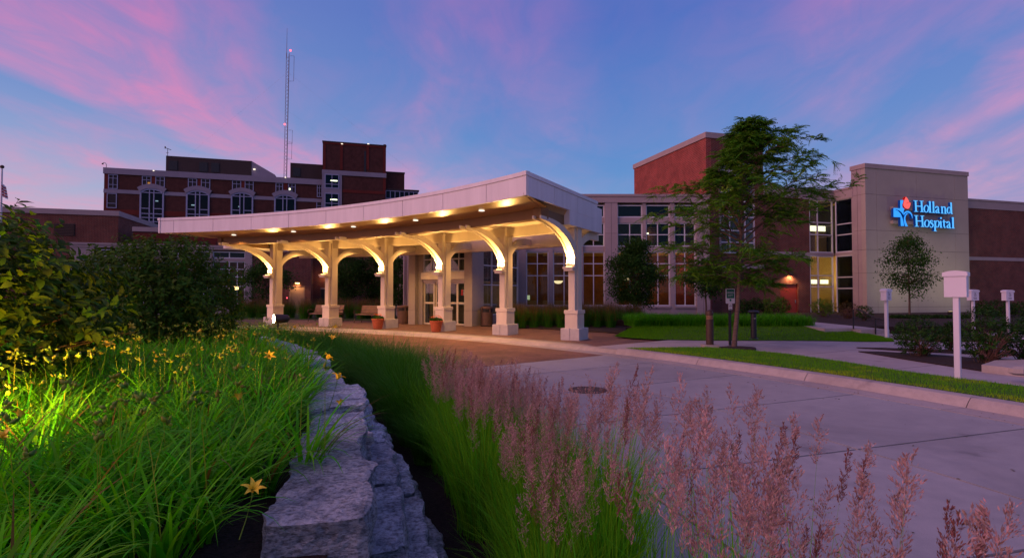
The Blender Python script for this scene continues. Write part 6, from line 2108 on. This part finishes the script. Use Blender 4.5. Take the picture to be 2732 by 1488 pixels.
# feathery honeylocust on the lawn strip
def locust():
    q = G(1958, 927, .13)
    t = empty('honeylocust_tree', (q.x, q.y, .11), 0, 'large feathery honeylocust tree on the lawn strip before the brick tower', 'tree')
    H_t = 7.15
    def trunk(z):
        s = max(z, 0) / H_t
        return Vector((.62 * s ** 1.15 + .06 * math.sin(s * 7), .05 * math.sin(s * 5), z))
    m = MB()
    zs_ = np.linspace(-.1, H_t * .90, 16)
    m.tube([trunk(z) for z in zs_], [max(.008, .062 * (1 - (max(z, 0) / H_t)) ** .8 + .004 + (.014 if z < .1 else 0)) for z in zs_], 10)
    prof = [(1.9, .9), (2.3, 1.9), (2.9, 2.3), (3.6, 2.35), (4.3, 2.3), (5.0, 1.95), (5.7, 1.35), (6.3, .8), (6.9, .3)]
    ends = []
    for i in range(84):
        z = 1.88 + 4.97 * ((i + .5) / 84) ** .95
        a = i * 2.39996 + rng.uniform(-.3, .3)
        Rm = .98 * np.interp(z, [p_[0] for p_ in prof], [p_[1] for p_ in prof]) * rng.uniform(.62, 1.06)
        if math.cos(a) < 0 and z > 4.3: Rm *= .72
        if math.cos(a) > .3 and 4.0 < z < 5.4: Rm *= 1.08
        b0 = trunk(z * .90)
        rise = rng.uniform(.12, .62) * Rm * (1 if z > 3 else .25)
        d = Vector((math.cos(a), math.sin(a) * .9, 0))
        pts_ = [b0]
        nseg = 7
        for k in range(1, nseg + 1):
            s = k / nseg
            p_ = b0 + d * Rm * s + Vector((0, 0, rise * math.sin(s * 1.9))) + Vector((rng.normal(0, .05), rng.normal(0, .05), rng.normal(0, .035)))
            pts_.append(p_)
        r0 = .030 * (1 - z / (H_t * 1.15)) + .010
        m.tube(pts_, [r0 * (1 - .85 * k / nseg) for k in range(nseg + 1)], 5, False)
        for k in range(2, nseg + 1):
            for sgn_ in (-1, 1, 0):
                if rng.random() < .12: continue
                side_ = Vector((-d.y, d.x, 0)) * sgn_
                ln_ = rng.uniform(.28, .68) * (1.05 - .55 * k / nseg) * max(.55, Rm / 2)
                e = pts_[k] + (side_ * .85 + d * .6 + Vector((0, 0, rng.uniform(-.45, .85)))).normalized() * ln_
                m.tube([pts_[k], pts_[k].lerp(e, .5) + Vector((0, 0, .03)), e], [.006, .004, .002], 3, False)
                ends.append((pts_[k], e))
    acc_ = Acc()
    P0, P1 = [], []
    for a, b in ends:
        nfr = int(rng.integers(6, 10)) if rng.random() < .82 else 2
        for j in range(nfr):
            s = rng.uniform(.15, 1.05)
            P0.append(a.lerp(b, s)); dv = (b - a).normalized()
            ang = rng.uniform(0, 6.28)
            dd = dv * .75 + Vector((math.cos(ang), math.sin(ang), rng.uniform(-.2, .55))) * .75
            P1.append(dd.normalized())
    P0, P1 = np.array(P0), np.array(P1)
    nF = len(P0)
    npair = 8
    Lf = rng.uniform(.17, .30, nF)
    tn = tints(nF, .55, 1.35, .22)
    sidev = np.cross(P1, np.array([0, 0, 1.])); sidev /= np.maximum(1e-6, np.linalg.norm(sidev, axis=1, keepdims=True))
    fj = rng.normal(0, .28, (nF, 3))
    for k in range(npair):
        s = (k + .6) / npair
        pos = P0 + P1 * (Lf * s)[:, None]
        pos[:, 2] -= Lf * .45 * s ** 2
        for sg in (-1, 1):
            dd = sidev * sg * .9 + P1 * .45 + fj
            dd[:, 2] -= .35 + .3 * s
            l_ = Lf * .28 * (1.1 - .45 * s)
            add_leaves(acc_, pos, dd, np.tile(np.array([[0, 0, 1.]]), (nF, 1)) + rng.normal(0, .3, (nF, 3)), l_, l_ * .42, tn, near=False, curl=.1)
    m.build('trunk', M['bark_pink'], t, uv=False)
    obj('crown', acc_.mesh('crown', LEAF['locust']), t)
    ring_ = MB().lathe([(.48, -.02), (.46, .015), (.25, .035), (.05, .045)], 26)
    ring_.v = [(x * (1 + .12 * math.sin(3 * math.atan2(y, x))), y * (1 + .1 * math.sin(5 * math.atan2(y, x))), z) for x, y, z in ring_.v]
    o = ring_.build('mulch_ring', M['mulch']); o.location = (q.x + .12, q.y - .05, .125)
    tag(o, kind='structure')
locust()

# ------------------------------------------------ feather reed grass (plumed) and fine green grass
def plume(acc_, base, d, ln, rad, nsp, tint):
    d = d / np.linalg.norm(d)
    a = np.cross(d, [0.3, .7, .1]); a /= np.linalg.norm(a); b = np.cross(d, a)
    # sprays: short side branches carrying the spikelets
    nbr = 16
    s0 = np.repeat(np.linspace(0, .92, nbr), nsp // nbr)
    n_ = len(s0)
    th = np.repeat(rng.uniform(0, 6.28, nbr), nsp // nbr) + rng.normal(0, .55, n_)
    u = rng.uniform(.05, 1, n_)
    prof = rad * (np.sin(np.pi * np.clip(s0 * .80 + .20, 0, 1)) + .12)
    rr = prof * u
    pos = base + d * ((s0 + u * .16) * ln)[:, None] + (a * np.cos(th)[:, None] + b * np.sin(th)[:, None]) * rr[:, None]
    out = a * np.cos(th)[:, None] + b * np.sin(th)[:, None]
    dd = d * 1.0 + out * .55 + rng.normal(0, .25, (n_, 3))
    l_ = rng.uniform(.007, .0145, n_)
    tn = tint * rng.uniform(.65, 1.45, (n_, 1)) * np.array([1, 1, 1]) + rng.normal(0, .05, (n_, 3))
    add_leaves(acc_, pos, dd, rng.normal(0, 1, (n_, 3)), l_, l_ * .27, np.clip(tn, .2, 2.2), near=False, curl=.05)
def reed_variant(nst, nbl, hmin, hmax, spread, lean, seed, nsp=304, prad=.031):
    ab, ap = Acc(), Acc()
    n_ = nbl
    b = np.zeros((n_, 3)); a = rng.uniform(0, 6.28, n_); rr = rng.uniform(0, spread, n_)
    b[:, 0] = np.cos(a) * rr; b[:, 1] = np.sin(a) * rr; b[:, 2] = -.04
    v, f, c = blades(b, a + rng.normal(0, .6, n_), rng.uniform(.55, 1.0, n_) * hmax * .95, rng.uniform(.0045, .0085, n_), rng.uniform(0, .22, n_), rng.uniform(.25, 1.5, n_), 6, tints(n_, .6, 1.35, .25), 1.8, 1)
    ab.add(v, f, c)
    for k in range(nst):
        a0 = rng.uniform(0, 6.28); r0 = rng.uniform(0, spread * .85)
        h = rng.uniform(hmin, hmax)
        la = rng.uniform(0, 6.28); tl = rng.uniform(.01, .16)
        b1 = np.array([[math.cos(a0) * r0, math.sin(a0) * r0, -.03]])
        dxy = np.array([math.cos(a0) * tl + lean[0], math.sin(a0) * tl + lean[1]])
        az_ = math.atan2(dxy[1], dxy[0]); tt = float(np.hypot(*dxy))
        v, f, c = blades(b1, np.array([az_]), np.array([h]), np.array([.0036]), np.array([tt * .5]), np.array([tt * 1.5]), 5, np.array([[1.15, 1.0, .8]]), 1.0, 1)
        ab.add(v, f, c)
        tip = v[-2:].mean(0); pre = v[-4:-2].mean(0)
        d = tip - pre; d /= np.linalg.norm(d)
        pl = rng.uniform(.17, .27)
        dark = rng.random() < .20
        tint = np.array([.62, .42, .42]) if dark else np.array([1.0, .95, 1.0]) * rng.uniform(.85, 1.2)
        plume(ap, tip - d * pl * .55, d + rng.normal(0, .05, 3), pl, prad * (.5 if dark else rng.uniform(.8, 1.25)), nsp, tint)
    return ab.mesh('blades', LEAF['reed']), ap.mesh('plumes', LEAF['plume'])
full = [reed_variant(27, 620, .72, .98, .17, (.05, .0), k) for k in range(4)]
tall = [reed_variant(13, 420, .85, 1.12, .16, (.08, -.02), k) for k in range(3)]
thin = [reed_variant(7, 26, .88, 1.18, .12, (.05, .0), k, 448, .030) for k in range(4)]
places = []
for t in np.arange(8.8, 13.4, .85):
    for r_ in (21.45, 21.80, 22.02):
        places.append((r_ + rng.uniform(-.12, .12), t + rng.uniform(-.4, .4), 'thin'))
for t in np.arange(13.2, 19.5, .98):
    for r_ in (21.40, 21.78):
        places.append((r_ + rng.uniform(-.1, .1), t + rng.uniform(-.3, .3) + (.45 if r_ > 21.6 else 0), 'tall' if t < 15.5 and r_ > 21.6 else 'full'))
for t in np.arange(19.2, 23.6, 1.2):
    for r_ in (21.45, 21.80):
        places.append((r_ + rng.uniform(-.1, .1), t + rng.uniform(-.35, .35) + (.5 if r_ > 21.6 else 0), 'full'))
cnt = {}
ordn = ['first', 'second', 'third', 'fourth', 'fifth', 'sixth', 'seventh', 'eighth', 'ninth', 'tenth', 'eleventh', 'twelfth', 'thirteenth', 'fourteenth', 'fifteenth', 'sixteenth', 'seventeenth', 'eighteenth', 'nineteenth', 'twentieth', 'twenty-first', 'twenty-second', 'twenty-third', 'twenty-fourth']
places.sort(key=lambda p: p[1])
for (r_, t, kind) in places:
    row = 'outermost' if r_ > 21.93 and kind == 'thin' else 'kerb side' if r_ > 21.6 else 'wall side'
    key = (row,)
    i = cnt.get(key, 0); cnt[key] = i + 1
    txt_k = {'thin': 'sparse pink plumed reed grass clump', 'tall': 'tall pink plumed reed grass clump', 'full': 'dense pink plumed reed grass clump'}[kind]
    q = P(r_, t, -.02)
    e = empty('feather_reed_clump', q, rng.uniform(-.5, .5), '%s, %s in the %s row counted from the front' % (txt_k, ordn[min(i, 23)], row), 'ornamental grass', 'feather reed grass along the drive')
    var = {'thin': thin, 'tall': tall, 'full': full}[kind]
    mb_, mp_ = var[int(rng.integers(len(var)))]
    s = rng.uniform(.92, 1.08)
    e.scale = (s, s, s)
    e['kind'] = 'thing'
    obj('blades', mb_, e); obj('plumes', mp_, e)

def fine_variant(nbl, h, spread, width=.0042, t1=(.9, 2.3)):
    a_c = Acc()
    a = rng.uniform(0, 6.28, nbl); rr = rng.uniform(0, spread, nbl)
    b = np.stack([np.cos(a) * rr, np.sin(a) * rr, np.full(nbl, -.03)], 1)
    v, f, c = blades(b, a + rng.normal(0, .35, nbl), rng.uniform(.65, 1.1, nbl) * h, rng.uniform(.7, 1.3, nbl) * width, rng.uniform(.0, .38, nbl), rng.uniform(*t1, nbl), 7, tints(nbl, .55, 1.3, .2), 1.7, 1)
    a_c.add(v, f, c)
    return a_c.mesh('blades', LEAF['grass'])
fine = [fine_variant(1500, 1.15, .16) for _ in range(3)]
i = 0
fplaces = []
for t in np.arange(24.4, 66, 1.9):
    for r_ in (21.36, 21.80):
        fplaces.append((r_ + rng.uniform(-.08, .08), t + rng.uniform(-.3, .3) + (.8 if r_ > 21.6 else 0)))
for t in (21.5, 23.4, 25.2):
    fplaces.append((21.22, t))
fplaces.sort(key=lambda p: p[1])
cnt = {}
for (r_, t) in fplaces:
    row = 'wall foot' if r_ < 21.25 else ('kerb' if r_ > 21.6 else 'wall')
    i = cnt.get(row, 0); cnt[row] = i + 1
    num = ordn[i] if i < 20 else 'twenty-' + ordn[i - 20]
    e = empty('fountain_grass_clump', P(r_, t, -.02), rng.uniform(0, 6.28), 'fine green fountain grass clump, %s along the %s row counted from the camera' % (num, row), 'ornamental grass', 'green fountain grass round the island')
    s = rng.uniform(.85, 1.1) * (.62 if r_ < 21.25 else 1)
    e.scale = (s, s, s)
    e['kind'] = 'thing'
    obj('blades', fine[int(rng.integers(3))], e)
# grasses in front of the hall and behind the benches
brown = []
for k in range(2):
    a_c = Acc(); nbl = 700
    a = rng.uniform(0, 6.28, nbl); rr = rng.uniform(0, .22, nbl)
    b = np.stack([np.cos(a) * rr, np.sin(a) * rr, np.zeros(nbl)], 1)
    tn = tints(nbl, .5, 1.2, .3)
    v, f, c = blades(b, a, rng.uniform(.6, 1.0, nbl) * 1.0, np.full(nbl, .007), rng.uniform(0, .3, nbl), rng.uniform(.3, 1.6, nbl), 5, tn, 1.7, 1)
    a_c.add(v, f, c)
    ap = Acc(); n2 = 260
    b = np.stack([rng.normal(0, .14, n2), rng.normal(0, .14, n2), np.full(n2, .3)], 1)
    v, f, c = blades(b, rng.uniform(0, 6.28, n2), rng.uniform(.65, .95, n2), np.full(n2, .007), rng.uniform(0, .15, n2), rng.uniform(.1, .6, n2), 4, tints(n2, .6, 1.3, .3), 1.5, 1)
    ap.add(v, f, c)
    brown.append((a_c.mesh('blades', LEAF['grass']), ap.mesh('seed_heads', LEAF['dry'])))
hallp = []
for px in np.arange(1345, 1700, 22):
    hallp.append((px + rng.uniform(-5, 5), rng.uniform(25.6, 26.4)))
for px in np.arange(1360, 1640, 34):
    hallp.append((px + rng.uniform(-5, 5), rng.uniform(24.3, 24.9)))
hallp.sort()
for i, (px, D) in enumerate(hallp):
    num = ordn[i] if i < 20 else 'twenty-' + ordn[i - 20]
    X_ = at(px, 781, D).x
    e = empty('meadow_grass_clump', (X_, D, .09), rng.uniform(0, 6.28), 'brown tipped grass clump before the glazed hall, %s counted from the doors' % num, 'ornamental grass', 'grass clumps before the glazed hall')
    mb_, mp_ = brown[i % 2]
    e['kind'] = 'thing'
    obj('blades', mb_, e); obj('seed_heads', mp_, e)
bkp = []
for px in np.arange(648, 1060, 26):
    bkp.append((px + rng.uniform(-8, 8), rng.uniform(32.5, 34.5)))
for i, (px, D) in enumerate(bkp):
    X_ = at(px, 781, D).x
    e = empty('meadow_grass_clump', (X_, D, .08), rng.uniform(0, 6.28), 'tall grass clump behind the benches, %s counted from the lobby' % ordn[min(i, 19)], 'ornamental grass', 'grass clumps behind the benches')
    mb_, mp_ = brown[i % 2]
    e.scale = (1.25, 1.25, 1.1)
    e['kind'] = 'thing'
    obj('blades', mb_, e); obj('seed_heads', mp_, e)

# ------------------------------------------------ lily border behind the rising lawn
acc = Acc()
n_ = 15000
s = rng.uniform(0, 5, n_); k = np.minimum(s.astype(int), 4); fr_ = s - k
B = np.array([[p.x, p.y, p.z] for p in bp_[:6]])
pos = B[k] * (1 - fr_)[:, None] + B[k + 1] * fr_[:, None]
pos[:, 1] += rng.uniform(0.05, 1.7, n_); pos[:, 2] = .37
v, f, c = blades(pos, rng.uniform(0, 6.28, n_), rng.uniform(.40, .68, n_), rng.uniform(.012, .020, n_), rng.uniform(.05, .4, n_), rng.uniform(.9, 2.2, n_), 5, tints(n_, .45, .95, .2))
acc.add(v, f, c)
lb = obj('lily_border', acc.mesh('lily_border', LEAF['lily']))
tag(lb, 'dark green lily border behind the rising lawn', 'daylilies', kind='stuff')

# ------------------------------------------------ mown lawns
def inside(poly, x, y):
    poly = np.asarray(poly); n_ = len(poly)
    r_ = np.zeros(len(x), bool); j = n_ - 1
    for i in range(n_):
        xi, yi, xj, yj = *poly[i], *poly[j]
        r_ ^= ((yi > y) != (yj > y)) & (x < (xj - xi) * (y - yi) / (yj - yi + 1e-12) + xi)
        j = i
    return r_
x = rng.uniform(2.0, 13.5, 350000); y = rng.uniform(5.5, 17.5, 350000)
ok = inside(strip_poly, x, y) & (np.abs(x / y) < 1.05)
x, y = x[ok], y[ok]
n_ = len(x)
patch = np.array([mnoise.noise(Vector((a * .9, b * .9, 0))) + .6 * mnoise.noise(Vector((a * 3.1, b * 3.1, 4))) for a, b in zip(x[:n_], y[:n_])])
edge = np.clip((np.hypot(x - CX, y - CY) - 29.45) / .55, 0, 1)
dry = np.clip(.55 * (1 - edge) + patch * .75 - .12, 0, 1)
tn = tints(n_, .6, 1.25, .15)
tn = tn * (1 - dry[:, None]) + dry[:, None] * np.array([[3.6, 1.55, 1.8]]) * rng.uniform(.6, 1.2, (n_, 1))
v, f, c = blades(np.stack([x, y, np.full(n_, .122)], 1), rng.uniform(0, 6.28, n_), rng.uniform(.03, .065, n_), rng.uniform(.003, .006, n_), rng.uniform(0, .5, n_), rng.uniform(.3, 1.6, n_), 2, tn, 1, 1)
o = obj('grass_strip', np_mesh('grass_strip', v, [f], LEAF['turf'], c))
tag(o, 'mown grass of the curved lawn strip along the kerb', 'grass', kind='stuff')
# rising lawn
n_ = 60000
s = rng.uniform(0, 7, n_); k = np.minimum(s.astype(int), 6); fr_ = (s - k)[:, None]; tt = rng.uniform(0, 1, n_)[:, None]
Fp = np.array([[*p] for p in fp]); Bp = np.array([[*p] for p in bp_])
pos = (Fp[k] * (1 - fr_) + Fp[k + 1] * fr_) * (1 - tt) + (Bp[k] * (1 - fr_) + Bp[k + 1] * fr_) * tt
v, f, c = blades(pos, rng.uniform(0, 6.28, n_), rng.uniform(.035, .07, n_), rng.uniform(.006, .010, n_), rng.uniform(0, .5, n_), rng.uniform(.3, 1.6, n_), 1, tints(n_, .5, 1.0, .15), 1, 1)
o = obj('grass_rise', np_mesh('grass_rise', v, [f], LEAF['turf'], c))
tag(o, 'dark mown grass of the rising lawn before the brick wing', 'grass', kind='stuff')

# ------------------------------------------------ bits of leaf litter and grit blown along the drive
n_ = 420
rr = np.where(rng.random(n_) < .55, 28.5 + rng.exponential(.0, n_) - rng.exponential(.25, n_) + .55 * rng.random(n_), rng.uniform(22.6, 28.6, n_))
tt = rng.uniform(5, 36, n_)
pc = np.stack([CX + rr * np.cos(np.radians(tt)), CY + rr * np.sin(np.radians(tt)), np.full(n_, .004)], 1)
al = Acc()
d = rdir(n_); d[:, 2] *= .12
up = np.tile(np.array([[0, 0, 1.]]), (n_, 1)) + rng.normal(0, .3, (n_, 3))
l_ = rng.uniform(.012, .045, n_)
add_leaves(al, pc, d, up, l_, l_ * .45, tints(n_, .4, 1.1, .3), near=False, curl=-.1)
o = obj('leaf_litter', al.mesh('leaf_litter', LEAF['dry']))
tag(o, 'scattered small dry leaf bits on the concrete drive', 'leaf litter', kind='stuff')
